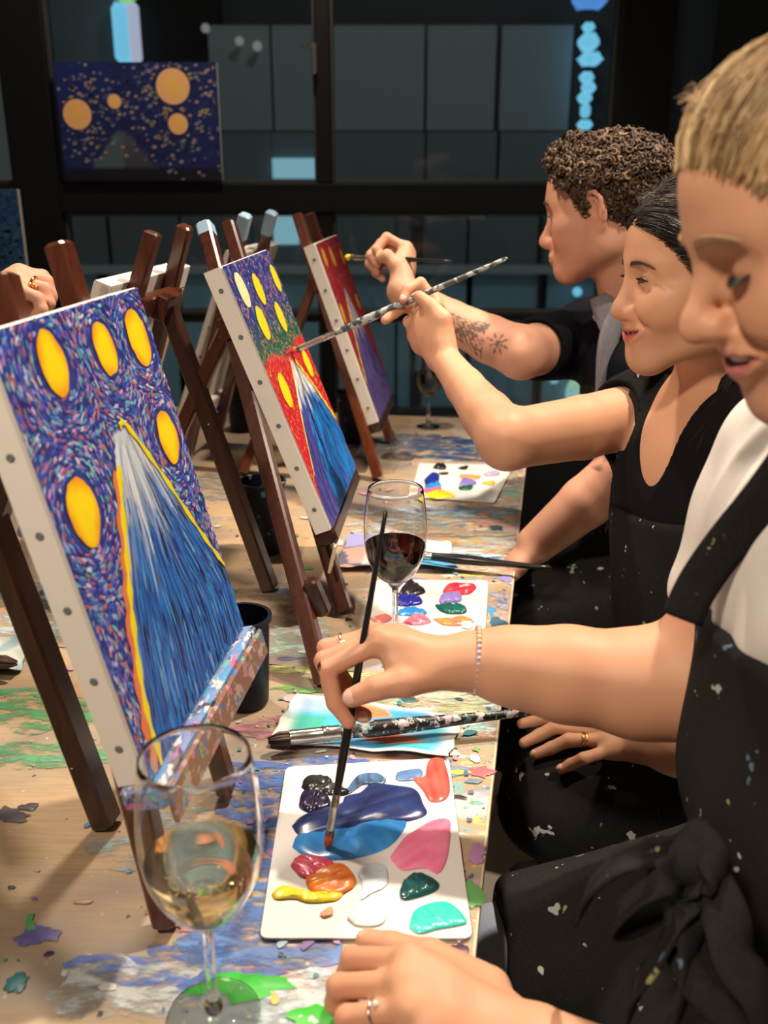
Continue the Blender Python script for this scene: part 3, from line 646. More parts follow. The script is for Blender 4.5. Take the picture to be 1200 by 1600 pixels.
def painting(root, pl, kind):
    r = np.random.default_rng(20 + kind); b = MB()
    circ = [[(.273, .90, .029), (.608, .886, .027), (.873, .879, .031), (.86, .613, .030), (.162, .592, .032)],
            [(.17, .90, .027), (.469, .875, .025), (.909, .881, .023), (.28, .763, .027), (.677, .742, .025), (.179, .516, .027), (.847, .518, .024)],
            [(.13, .915, .022), (.44, .90, .024), (.86, .875, .02), (.06, .612, .022), (.84, .60, .02)]][kind]
    L = [[(.50, .705), (.471, .684), (.289, .432), (.176, .281), (.04, .0)], [(.51, .59), (.40, .49), (.274, .396), (.074, .207), (0.0, .10)], [(.46, .72), (.287, .55), (.10, .33), (.0, .2)]][kind]
    R = [[(.50, .705), (.582, .709), (.711, .547), (.866, .341), (1.0, .19)], [(.51, .59), (.60, .55), (.73, .46), (.829, .372), (1.0, .22)], [(.46, .72), (.52, .68), (.70, .45), (1.0, .12)]][kind]
    Ls, Rs = np.array(spline([V(*p, 0) for p in L], 60)), np.array(spline([V(*p, 0) for p in R], 60))
    peak = V(*L[0])
    def edges(v): return np.interp(-v, -Ls[:, 1], Ls[:, 0]), np.interp(-v, -Rs[:, 1], Rs[:, 0])
    def inside(u, v):
        if v >= peak[1]: return False
        a, c = edges(v); return a < u < c
    def bg(u, v):
        if kind == 0: return V(.022, .05, .30) if r.random() < .6 else V(.02, .025, .20)
        if kind == 1:
            bd = .635 - .02*u + .02*sin(u*9)
            if v < bd: return V(.55, .02, .03)
            return V(.015, .035, .22)*np.clip((v-.68)/.12, 0, 1) + V(.01, .09, .06)*(1-np.clip((v-.68)/.12, 0, 1))
        return V(.30, .018, .03)
    def mtn(u, v):
        k = np.clip((peak[1]-v)/peak[1], 0, 1)
        if kind == 0:
            w = np.clip(1.1 - k*3.0 - .5*max(0, u-.62) + r.normal(0, .12), 0, 1); return V(.02, .14, .48)*(1-w) + V(.60, .68, .74)*w
        if kind == 1: return V(.66, .68, .68) if k < .17 + .04*sin(u*40) else (V(.015, .16, .52) if u > .45 - k*.3 else V(.06, .07, .30))
        return V(.42, .36, .46) if k < .3 else V(.10, .07, .24)
    nu, nv = 56, 72; v = []; c = []
    for j in range(nv+1):
        for i in range(nu+1):
            u, w = i/nu, j/nv; v.append(pl.at(.001 + u*(CW-.002), .001 + w*(CH-.002), .0002)); c.append(mtn(u, w) if inside(u, w) else bg(u, w))
    b.add(v, [(j*(nu+1)+i, j*(nu+1)+i+1, (j+1)*(nu+1)+i+1, (j+1)*(nu+1)+i) for j in range(nv) for i in range(nu)], c)
    # sky marks circling the lights
    pal0 = [(.04,.06,.42),(.03,.03,.26),(.07,.16,.58),(.14,.36,.62),(.12,.46,.54),(.44,.20,.40),(.52,.30,.50),(.54,.58,.68),(.20,.13,.50),(.34,.09,.16),(.05,.07,.52),(.28,.40,.70),(.14,.24,.22),(.46,.17,.14)]
    palb = [(.02,.04,.26),(.03,.09,.38),(.02,.02,.14),(.55,.34,.26),(.45,.10,.22),(.10,.20,.50),(.02,.05,.30),(.50,.42,.30)]
    palg = [(.01,.11,.07),(.02,.16,.09),(.01,.06,.05),(.45,.34,.10),(.50,.20,.16),(.10,.25,.20)]
    palr = [(.62,.02,.04),(.50,.01,.03),(.70,.10,.03),(.72,.30,.03),(.40,.01,.04),(.66,.05,.12)]
    palr3 = [(.34,.02,.04),(.22,.01,.03),(.42,.06,.03),(.10,.02,.06),(.48,.12,.05)]
    items = []
    N = (8500, 5200, 2200)[kind]; sc = (.95, .62, .8)[kind]
    for _ in range(N):
        u, w = r.random(2)
        if inside(u, w): continue
        x, y = u*CW, w*CH; best = min(((x-cu*CW)**2 + (y-cv*CH)**2)**.5 - rr for cu, cv, rr in circ)
        if best < 0: continue
        cu, cv, rr = min(circ, key=lambda q: ((x-q[0]*CW)**2 + (y-q[1]*CH)**2)**.5 - q[2])
        a = math.atan2(y-cv*CH, x-cu*CW) + pi/2 if kind == 0 and best < .05 else (pi/2 + r.normal(0, .25))
        if kind == 0:
            c_ = pal0[r.integers(len(pal0))] if r.random() < .66 else [(.025, .06, .34), (.03, .10, .44), (.02, .03, .22)][r.integers(3)]
        elif kind == 1:
            if w < .635 - .02*u + .02*sin(u*9): c_ = palr[r.integers(len(palr))]
            else: c_ = (palb if w > .76 + r.normal(0, .05) else palg)[r.integers(6)]
        else: c_ = palr3[r.integers(len(palr3))]
        items.append((x, y, a + r.normal(0, .2), r.uniform(.006, .013)*sc, r.uniform(.0022, .0038)*sc, V(c_)*r.uniform(.8, 1.2), r.uniform(.0003, .0007)))
    dabs(b, pl, items)
    # the slope: long streaks running down from the peak
    st = []
    for _ in range((1100, 700, 350)[kind]):
        k = r.random()**.7; v0 = peak[1]*(1-k); a, c_ = edges(v0); f = r.random(); u0 = a + (c_-a)*f
        v1 = max(v0 - r.uniform(.05, .16), 0.004); a1, c1 = edges(v1); u1 = a1 + (c1-a1)*f
        if not (0 <= u0 <= 1 and 0 <= u1 <= 1): continue
        if kind == 0:
            q = [(.02,.16,.56),(.015,.07,.33),(.05,.28,.68),(.010,.018,.07),(.16,.40,.70),(.025,.10,.42)]; p_ = V(q[r.choice(6, p=[.34, .24, .12, .13, .04, .13])])
            wh = np.clip(1.08 - k*3.1 - .45*max(0, f-.5) + .30*sin(f*23) + r.normal(0, .15), 0, 1); col = p_*(1-wh) + V(.68, .74, .78)*wh
        elif kind == 1:
            if k < .19 + .05*sin(f*30): col = V(.66, .67, .68)*r.uniform(.85, 1.1)
            else: col = V([(.008,.19,.60),(.012,.27,.72),(.02,.06,.30),(.010,.015,.08),(.06,.06,.32)][r.choice(5, p=[.34, .24, .16, .1, .16])]) if f > .28 else V([(.05,.05,.27),(.09,.06,.30),(.02,.03,.14)][r.integers(3)])
        else: col = V([(.09,.06,.22),(.14,.10,.30),(.05,.04,.13)][r.integers(3)]) if k > .3 else V(.42, .38, .46)*r.uniform(.8, 1.1)
        x0, y0, x1, y1 = u0*CW, v0*CH, u1*CW, v1*CH
        st.append(((x0+x1)/2, (y0+y1)/2, math.atan2(y1-y0, x1-x0), math.hypot(x1-x0, y1-y0), r.uniform(.0018, .0042), col, r.uniform(.0003, .0007)))
    dabs(b, pl, st)
    # lights
    for i, (cu, cv, rr) in enumerate(circ):
        n = 28; o = fractal_outline(n, 60+i+10*kind, .05); v = []; cc = []
        cy, co = [((1.0,.76,.004), (.90,.32,.008)), ((.80,.66,.015), (.78,.60,.02)), ((.62,.30,.03), (.60,.22,.03))][kind]
        if kind == 1 and i == 0: cy = co = (.80, .74, .40)
        for s in (.001, .5, .8, 1.0):
            for k in range(n):
                a = 2*pi*k/n; v.append(pl.at(np.clip(cu*CW + (.74, .82, .8)[kind]*rr*s*o[k]*cos(a), .001, CW-.001), np.clip(cv*CH + .93*rr*s*o[k]*sin(a), .001, CH-.001), .0013 - .0003*s)); t_ = np.clip((s-.62)*2.2 + .25*sin(3*a+i), 0, 1); cc.append(V(cy)*(1-t_) + V(co)*t_)
        b.add(v, [(j*n+k, (j+1)*n+k, (j+1)*n+(k+1) % n, j*n+(k+1) % n) for j in range(3) for k in range(n)], cc)
    # glowing outline of the slope
    if kind == 0:
        strip(b, pl, [(.42, .62), (.30, .455), (.205, .33), (.10, .13), (.05, 0)], .016, (.72, .20, .08), .0010)
        strip(b, pl, [(.44, .63), (.315, .455), (.225, .33), (.13, .16), (.09, .0)], .010, (.85, .70, .01), .0013); strip(b, pl, [(.53, .71), (.58, .70), (.715, .545), (.87, .34), (.99, .20)], .007, (.85, .70, .01), .0013)
    elif kind == 1:
        strip(b, pl, [(.50, .58), (.39, .49), (.262, .39), (.06, .20)], .0035, (.82, .70, .10), .0012); strip(b, pl, [(.60, .57), (.74, .465), (.835, .38), (.98, .24)], .0075, (.85, .68, .02), .0012)
        strip(b, pl, [(.46, .62), (.60, .61), (.75, .60)], .006, (.62, .02, .02), .0012)
    else: strip(b, pl, [(.40, .66), (.27, .54), (.10, .34), (.01, .22)], .012, (.80, .42, .03), .0012); strip(b, pl, [(.56, .66), (.74, .45), (.98, .16)], .006, (.40, .05, .08), .0012)
    b.build('painted_face', M['oil'], root, colors=True)

def build_easels():
    tops = [[(2, 428), (90, 378)], [(320, 350), (357, 348)], [(465, 335), (483, 333)]]
    feet = [[265, 362], [508, 540], [592, 612]]
    labs = ['nearest dark mahogany easel holding the big blue mountain painting', 'mahogany easel holding the blue and red mountain painting, second along', 'orange-brown easel holding the far red mountain painting']
    clabs = ['large near canvas of a white-topped blue mountain under swirling yellow lights', 'canvas of a blue mountain with red sky below and blue sky above', 'far canvas with red sky and a purple mountain']
    for i in range(3):
        pl = Plane(POSES[i], 1, .90/SC if i == 0 else 1.); bo = -CT - .0115
        m = (M['wood'], M['wood_mid'], M['wood_red'])[i]
        F = [pl.foot(q, bo) for q in feet[i]]; Tp = [pl.hit(*q, bo) for q in tops[i]]
        e = thing('tabletop_easel', labs[i], 'easel', V(*((F[0]+F[1])/2)[:2], TABLE_Z + .0028), 'easels facing the seated painters')
        for a, t_ in zip(F, Tp):
            b = MB(); d = nrm(t_ - a); beam(b, a + d*.004 + V(0, 0, .0035), t_, .023, .021, pl.w, .003); b.build('upright', m, e)
            if i == 1: b = MB(); beam(b, t_ - d*.022, t_ + d*.0006, .0236, .0216, pl.w, .003); b.build('paint_tip', M['tip_blue'] if a is F[0] else M['wood_red'], e) if a is F[0] else None
        def on(k, u): # upright k at height u of the canvas plane
            a, t_ = F[k], Tp[k]; ua, ut = (a - pl.o) @ pl.u, (t_ - pl.o) @ pl.u; return a + (t_ - a)*((u - ua)/(ut - ua))
        hinge = (on(0, CH*.80) + on(1, CH*.80))/2 - pl.n*.024
        b = MB(); beam(b, on(0, CH*.80) - pl.n*.001 - pl.w*.03, on(1, CH*.80) - pl.n*.001 + pl.w*.012, .03, .019, pl.u, .002); b.build('cross_bar', m, e)
        if i == 2: rf = T(380, 743)
        else: rf = hinge - V(cos(POSES[i][1]), sin(POSES[i][1]), 0)*.20 - pl.w*.02; rf[2] = TABLE_Z
        b = MB(); d = nrm(hinge - rf); beam(b, rf + V(0, 0, .0045), hinge + d*.02, .026, .020, pl.w, .003); b.build('rear_leg', M['wood_dark'] if i == 0 else m, e)
        b = MB(); beam(b, hinge - pl.w*.028, hinge + pl.w*.028, .034, .018, pl.u, .002); b.build('hinge_block', m, e)
        # ledge carrying the canvas
        lw = .037 if i == 0 else .030
        if i == 0: A, B = pl.at(-.006, -.0125, .012 - lw/2), pl.at(CW + .004, -.0125, .012 - lw/2)
        else: A, B = pl.at(.004, -.0115, .0005 - lw/2), pl.at(CW + .002, -.0115, .0005 - lw/2)
        b = MB(); beam(b, A, B, lw, .021, pl.n, .003); b.build('ledge', M['ledge_paint'] if i == 0 else M['wood_dark'], e)
        if i == 0: b = MB(); beam(b, A - pl.u*.010 + pl.n*(lw/2 + .0025), B - pl.u*.010 + pl.n*(lw/2 + .0025), .030, .005, pl.u, .002); b.build('ledge_lip', M['ledge_wood'], e)
        if i == 1:
            b = MB(); beam(b, on(0, -.035) + pl.n*.019 + pl.w*.004 - pl.u*.03, on(0, -.035) + pl.n*.019 + pl.w*.004 + pl.u*.02, .024, .018, pl.w, .003); b.build('ledge_clamp', M['wood_dark'], e)
            b = MB(); beam(b, pl.at(.012, -.024, -.006), pl.at(.012, -.060, -.030), .030, .004, pl.w, .001); b.build('ledge_bracket', M['ply_edge'], e)
        # canvas
        c = thing('painted_canvas', clabs[i], 'painting', pl.at(CW/2, 0, -CT/2), 'paintings on the easels')
        canvas_body(c, pl); painting(c, pl, i)
    # ---- the other row, turned away from us
    dirw = (TD[0], TD[1])
    yaw = -math.atan2(dirw[0], dirw[1]) - .0
    opp = [(P(-330, 520, .80), 'easel facing away, nearest, only its long dark leg in view', 'unseen-side canvas on the nearest turned-away easel', T(168, 1292)),
           (P(146, 436, 1.27), 'dark easel facing away, two posts before the white canvas top at left', 'blank-backed canvas at left whose white top bar shows between dark posts', T(423, 925)),
           (P(352, 390, 1.85), 'far easel facing away with blue paint on its posts', 'far turned-away canvas showing its long white side edge', None)]
    for i, (ntop, lab, clab, rfoot) in enumerate(opp):
        lean = .36; n = V(-cos(yaw), -sin(yaw), 0); u = V(0, 0, 1)*cos(lean) - n*sin(lean)
        pl = Plane((ntop - u*CH, yaw, lean), -1)
        e = thing('tabletop_easel', lab, 'easel', V(*(pl.at(CW/2, 0))[:2], TABLE_Z + .0028), 'easels facing away from us')
        bo = -CT - .0115; k = (TABLE_Z - pl.at(0, 0, bo)[2])/pl.u[2]
        m = (M['wood_dark'], M['wood'], M['wood'])[i]
        w0 = [(.09, .205), (.085, .20), (.10, .20)][i]
        tp = [[None, None], [(240, 362), (290, 352)], [(384, 335), (425, 331)]][i]
        U = []
        for j in (0, 1):
            a = pl.at(w0[j] + (-.05, .05)[j], k, bo); t_ = pl.at(w0[j], CH + .09, bo) if tp[j] is None else pl.hit(*tp[j], bo)
            d = nrm(t_ - a); U.append((a, t_)); b = MB(); beam(b, a + V(0, 0, .0045), t_, .023, .021, pl.w, .003); b.build('upright', m, e)
            if i == 2: b = MB(); beam(b, t_ - d*.05, t_ + d*.0006, .0236, .0216, pl.w, .003); b.build('paint_tip', M['tip_blue'], e)
        mid = lambda f_: ((U[0][0] + (U[0][1]-U[0][0])*f_) + (U[1][0] + (U[1][1]-U[1][0])*f_))/2
        hinge = mid(.76) - pl.n*.026
        if i == 1: hinge = pl.hit(262, 478, bo - .026)
        if i == 0: hinge = P(-60, 690, .84)
        if rfoot is None: rfoot = V(*(hinge - pl.n*.16)[:2], TABLE_Z)
        b = MB(); d = nrm(hinge - rfoot); beam(b, rfoot + V(0, 0, .0045), hinge + d*.015, .028, .022, pl.w, .003); b.build('rear_leg', M['wood_dark'] if i < 2 else m, e)
        b = MB(); beam(b, hinge - pl.w*.03, hinge + pl.w*.03, .036, .02, pl.u, .002); b.build('hinge_block', m, e)
        b = MB(); beam(b, hinge + pl.n*.016 - pl.w*.07, hinge + pl.n*.016 + pl.w*.07, .03, .018, pl.u, .002); b.build('cross_bar', m, e)
        b = MB(); beam(b, pl.at(-.005, -.0125, -.006), pl.at(CW+.005, -.0125, -.006), .05, .022, pl.n, .003); b.build('ledge', M['ledge_paint'], e)
        if i == 0: continue
        c = thing('turned_canvas', clab, 'canvas', pl.at(CW/2, 0, -CT/2), 'canvases seen from behind'); canvas_body(c, pl, back=True, pits=6)

# ================================================================== THINGS ON THE TABLE
def pot(label, c, r0, r1, h, fill=.7):
    c = V(c[0], c[1], TABLE_Z + .0028); o = thing('water_pot', label, 'pot', c, 'paint-stained water pots')
    b = MB(); w = .0022
    lathe(b, [(0, .001), (r0*.96, .0), (r0, .004), (r1-.001, h-.008), (r1+.002, h-.006), (r1+.0025, h), (r1-w, h), (r1-w-.0005, h-.008), (r0-w, .006), (0, .005)], c, 40); b.build('cup', M['pot'], o, True, auto=40)
    b = MB(); rf = r0 + (r1-r0)*fill - w - .0008; lathe(b, [(0, .0065), (r0-w-.001, .0065), (rf, h*fill), (0, h*fill)], c, 32); b.build('water', M['dirty_water'], o, True, auto=40)

def wine_glass(label, c, H, R, wine, level, wn, zoff=.0028):
    c = V(c[0], c[1], TABLE_Z + zoff); o = thing('wine_glass', label, 'wine glass', c, 'stemmed wine glasses')
    hs = H*.385
    outer = [(.40, 0), (.40, .0012), (.22, .005), (.10, .010), (.05, .018), (.042, .04)]
    prof = [(0, 0), (R*.78, 0), (R*.79, .0012), (R*.5, .004), (R*.20, .008), (.0052, .016), (.0042, .03), (.0040, hs-.012), (.0050, hs-.004), (R*.30, hs+.005)]
    bw = [(.30, .035), (.55, .10), (.76, .20), (.91, .32), (.985, .45), (1.0, .55), (.985, .68), (.93, .85), (.86, 1.0)]
    bh = H - hs; t = .0011
    def rad(z): zz = (z - hs)/bh; return R*np.interp(zz, [q[1] for q in bw], [q[0] for q in bw])
    zs = np.linspace(hs + bh*.035, H, 26)
    sm = np.array(spline([V(R*q[0], hs + bh*q[1], 0) for q in bw], 28))
    prof += [(q[0], q[1]) for q in sm] + [(sm[-1][0]-t*.5, H+.0005)] + [(max(q[0]-t, .0005), q[1] + (.0012 if i < 3 else 0)) for i, q in list(enumerate(sm))[::-1]] + [(0, hs + .006)]
    b = MB(); lathe(b, prof, c, 64); b.build('glass', M['glass'], o, True, auto=50)
    zl = hs + bh*level; pw = [(0, hs + .0068)]
    for q in sm:
        if q[1] < zl: pw.append((max(q[0]-t-.0004, .0005), q[1] + .0016 if q[1] < hs+bh*.1 else q[1]))
    rl = np.interp(zl, sm[:, 1], sm[:, 0]) - t - .0004; pw += [(rl, zl), (0, zl)]
    b = MB(); lathe(b, pw, c, 64); b.build(wn, M[wn], o, True, auto=50)

def brush(label, tip, end, r=.0042, fl=.035, bl=.018, handle='handle', fr=None, bcol=None, group='paint brushes', name='paint_brush', paint=None, flat=1.0):
    tip, end = V(tip), V(end); L = np.linalg.norm(end - tip); d = (end - tip)/L; fr = fr or r*.95
    o = thing(name, label, 'brush', (tip + end)/2, group)
    b = MB(); s = [(bl+fl-.002, fr*.95), (bl+fl+.01, fr), (bl+fl+.04, r*1.15), (bl+fl+.08, r*1.05), (L*.7, r*.75), (L*.93, r*.55), (L-.002, r*.5), (L, r*.25)]
    s = [q for i, q in enumerate(s) if i == 0 or q[0] > s[i-1][0]]
    tube(b, [tip + d*q[0] for q in s], [q[1] for q in s], 14); b.build('handle', M[handle], o, True, auto=60)
    b = MB(); q = [(bl-.001, fr*1.02), (bl+.002, fr*1.06), (bl+fl*.3, fr*1.02), (bl+fl*.62, fr*1.03), (bl+fl*.66, fr*1.14), (bl+fl*.70, fr*1.02), (bl+fl*.76, fr*1.14), (bl+fl*.80, fr*1.03), (bl+fl, fr*1.03)]
    tube(b, [tip + d*x[0] for x in q], [x[1] for x in q], 16, flat=flat); b.build('ferrule', M['ferrule'], o, True, auto=40)
    b = MB(); side = nrm(np.cross(d, V(0, .3, 1)))
    r_ = np.random.default_rng(3)
    for k in range(40):
        a = r_.uniform(0, 6.28); rr = fr*.95*r_.random()**.5; y = nrm(np.cross(d, side)); off = (side*cos(a)*flat + y*sin(a))*rr
        tube(b, [tip + d*bl*1.02 + off, tip + d*bl*.5 + off*1.08, tip + off*.45 + d*r_.uniform(0, .002)], [fr*.22, fr*.22, fr*.06], 5)
    br = b.build('bristles', M[bcol or 'bristle'], o, True)
    if paint: b = MB(); v, f = ico(tip + d*bl*.35, (fr*1.2, fr*1.2, bl*.42), 12, 8, np.array([side, np.cross(d, side), d]).T); b.add(v, f); b.build('paint_load', M[paint], br, True)
    return o

def towel(label, corners, fn, zbase, seed, group=None, lift=.004, n=34):
    C4 = [T(*p) for p in corners]; r = np.random.default_rng(seed); ph = r.uniform(0, 6.28, 8); v = []; cc = []
    for j in range(n+1):
        for i in range(n+1):
            u, w = i/n, j/n; q = (C4[0]*(1-u) + C4[1]*u)*(1-w) + (C4[3]*(1-u) + C4[2]*u)*w
            z = abs(sin(u*5+w*3+ph[0])*.4 + sin(w*7-u*2+ph[1])*.35 + sin(u*13+ph[2])*.15*w)*lift + (lift*1.2*max(0, w-.85)*6*abs(sin(u*4+ph[3])))*.4
            v.append(V(q[0] + .0012*sin(w*17+ph[4]), q[1] + .0015*sin(u*15+ph[5]), zbase + z)); cc.append(fn(u, w))
    b = MB(); b.add(v, [(j*(n+1)+i, j*(n+1)+i+1, (j+1)*(n+1)+i+1, (j+1)*(n+1)+i) for j in range(n) for i in range(n)], np.clip(cc, 0, 1))
    v2 = [q - V(0, 0, .0006) for q in v]; b.add(v2, [(j*(n+1)+i, (j+1)*(n+1)+i, (j+1)*(n+1)+i+1, j*(n+1)+i+1) for j in range(n) for i in range(n)], np.clip(cc, 0, 1))
    return tag(b.build('paper_towel', M['towel'], None, True, colors=True), label, 'paper towel', group)

def build_tabletop():
    z0 = TABLE_Z
    pot('dark paint-stained water pot right behind the near painting, its rim open', T(384, 1098), .0285, .034, .115, .78)
    pot('dark water pot behind the slanting leg left of the second canvas', T(414, 862), .030, .038, .125, .8)
    pot('small black pot behind the far red painting', T(552, 690), .034, .040, .12)
    pot('navy pot far back between crossing easel legs', T(381, 672), .034, .040, .12)
    wine_glass('large glass of white wine standing in front at lower left', T(335, 1590), .232, .0445, 'white_wine', .40, 'white_wine')
    wine_glass('glass of red wine beside the upright brush handle', T(617, 1006), .222, .0420, 'red_wine', .44, 'red_wine')
    wine_glass('far glass of red wine behind the raised forearm', T(669, 668), .20, .038, 'red_wine', .5, 'red_wine')
    # clear plastic tumbler by the far easel foot
    c = T(630, 716); c = V(c[0], c[1], z0 + .0028); b = MB(); lathe(b, [(0, 0), (.026, 0), (.032, .055), (.0308, .055), (.025, .002), (0, .002)], c, 32)
    tag(b.build('clear_tumbler', M['glass'], None, True, auto=40), 'clear squat plastic tumbler near the foot of the far easel', 'tumbler')
    # paper towels
    def blue(u, w):
        e = min(u, 1-u, w, 1-w); n1 = sin(u*9+w*5)*.5 + sin(w*13-u*7)*.5
        c = V(.05, .28, .60)*(.5+.5*n1) + V(.07, .46, .54)*(.5-.5*n1)
        if u < .25 and w > .4: c = c*.3 + V(.06, .36, .20)*.7
        k = np.clip(1.2*sin(u*6+1.0)*sin(w*7+.6) + .1, 0, 1); c = c*(1-k*.4) + V(.72, .76, .76)*k*.4
        if ((u-.42)/.17)**2 + ((w-.20)/.16)**2 + .3*n1 < 1: c = V(.80, .22, .10)
        if ((u-.62)/.18)**2 + ((w-.70)/.09)**2 + .4*n1 < 1: c = V(.78, .24, .16)
        t_ = np.clip((.10 - e)/.07, 0, 1)*(.9 if w > .5 or u > .8 else .5); return c*(1-t_) + V(.76, .74, .68)*t_
    towel('painted paper towel in blue and orange under the lying brush', [(462, 1090), (724, 1126), (700, 1192), (420, 1168)], blue, z0 + .005, 1, lift=.006)
    def pale(u, w):
        n1 = sin(u*11+w*4)*.5 + sin(w*9-u*5+1)*.5; c = V(.70, .68, .66)
        if n1 > .25: c = V(.30, .30, .56)
        if u > .55 and w > .55 and n1 < .3: c = V(.10, .36, .60)
        if u < .22 and w > .3: c = V(.16, .15, .22) if n1 > 0 else V(.6, .4, .35)
        return c
    towel('crumpled pale paper towel with blue stains behind the red wine', [(545, 845), (700, 850), (715, 897), (520, 895)], pale, z0 + .005, 2, lift=.012)
    towel('folded cream towel at the far left edge under a brush', [(-70, 1000), (50, 1005), (30, 1060), (-70, 1062)], lambda u, w: V(.52, .56, .50) if sin(u*9+w*7) < .5 else V(.30, .42, .46), z0 + .004, 3, lift=.014)
    # lying brushes
    brush('long paint-caked brush lying across the painted towel toward the table edge', T(418, 1157, z0+.018), T(846, 1110, z0+.028), .0085, .055, .026, 'caked', .0075, flat=1.15)
    brush('black-handled brush lying across the far table edge beside the red wine', T(600, 862, z0+.022), T(862, 888, z0+.020), .0075, .05, .03, 'handle', .007)
    brush('brush at the far left edge lying on the cream towel', T(27, 1036, z0+.026), T(-200, 1020, z0+.026), .0085, .05, .03, 'handle', .0078)
    # night painting and blue picture fixed to the glazed wall
    def pic(label, x0, y0, x1, y1, fn, discs, name, yy=YW-.075, nd_=700):
        a, c = Wp(x0, y1, yy), Wp(x1, y0, yy); o = thing(name, label, 'painting', ((a[0]+c[0])/2, yy, a[2]))
        b = MB(); box(b, (a[0], yy, a[2]), (c[0], yy+.02, c[2]), None, .002); b.build('canvas_cloth', M['canvas'], o)
        b = MB(); r = np.random.default_rng(9); nx, ny = 40, 32; W_, H_ = c[0]-a[0], c[2]-a[2]
        b.add([(a[0]+W_*i/nx, yy-.0006, a[2]+H_*j/ny) for j in range(ny+1) for i in range(nx+1)], [(j*(nx+1)+i, j*(nx+1)+i+1, (j+1)*(nx+1)+i+1, (j+1)*(nx+1)+i) for j in range(ny) for i in range(nx)], [fn(i/nx, j/ny, r) for j in range(ny+1) for i in range(nx+1)])
        for _ in range(nd_):
            u, w = r.random(2)
            if any((u-q[0])**2*W_*W_ + (w-q[1])**2*H_*H_ < (q[2]*1.1)**2 for q in discs): continue
            if w < .16 and u < .62: continue
            near = min([math.hypot((u-q[0])*W_, (w-q[1])*H_)/q[2] for q in discs] or [9])
            if discs and r.random() > (1.0 if near < 2.6 else .35): continue
            s = r.uniform(.003, .006); x, z = a[0]+W_*u, a[2]+H_*w; cl = [(.32,.28,.14),(.10,.12,.25),(.36,.24,.20),(.22,.22,.28),(.03,.04,.14)][r.integers(5)] if discs else [(.02,.07,.2),(.03,.12,.25),(.05,.15,.2),(.01,.03,.12)][r.integers(4)]
            s2 = s*1.6; v = [(x-s2, yy-.0011, z), (x, yy-.0011, z-s), (x+s2, yy-.0011, z+s*.3), (x, yy-.0011, z+s)]; v = [(min(max(q[0], a[0]), c[0]), q[1], min(max(q[2], a[2]), c[2])) for q in v]; b.add(v, [(0, 1, 2, 3)], cl)
        for (u, w, rr) in discs:
            n = 24; vv = []; cc = []
            for s in (.01, .35, .7, 1.):
                for k in range(n): t_ = 2*pi*k/n; vv.append((a[0]+W_*u+rr*s*cos(t_), yy-.0024+.0006*s, a[2]+H_*w+rr*s*sin(t_))); cc.append(V(.90, .52, .10)*(1-s) + V(.88, .46, .22)*s)
            b.add(vv, [(j*n+k, (j+1)*n+k, (j+1)*n+(k+1) % n, j*n+(k+1) % n) for j in range(3) for k in range(n)], cc)
        b.build('painted_face', M['oil'], o, colors=True)
    def night(u, w, r):
        c = V(.010, .018, .10)*r.uniform(.7, 1.3)
        if u < .35 and w > .7: c = V(.01, .02, .13)
        if w < .42 and abs(u-.38) < .035 + (.42-w)*.55:
            c = V(.10, .10, .14)*(.3 + w) if u > .38 else V(.06, .10, .12)
        if w < .1: c = V(.006, .006, .02)
        return c
    sc = (Wp(338, 0, YW-.075)[0] - Wp(103, 0, YW-.075)[0])/235
    pic('dark night painting with four orange moons hung at the window', 103, 97, 338, 282, night, [(27/235, 1-80/185, 23*sc), (83/235, 1-60/185, 11*sc), (170/235, 1-37/185, 27*sc), (174/235, 1-95/185, 16*sc)], 'night_painting')
    pic('plain blue painting cut by the left edge, lower than the night painting', -70, 296, 27, 425, lambda u, w, r: V(.02, .06, .16)*r.uniform(.6, 1.5), [], 'blue_painting', YW-.08, 500)
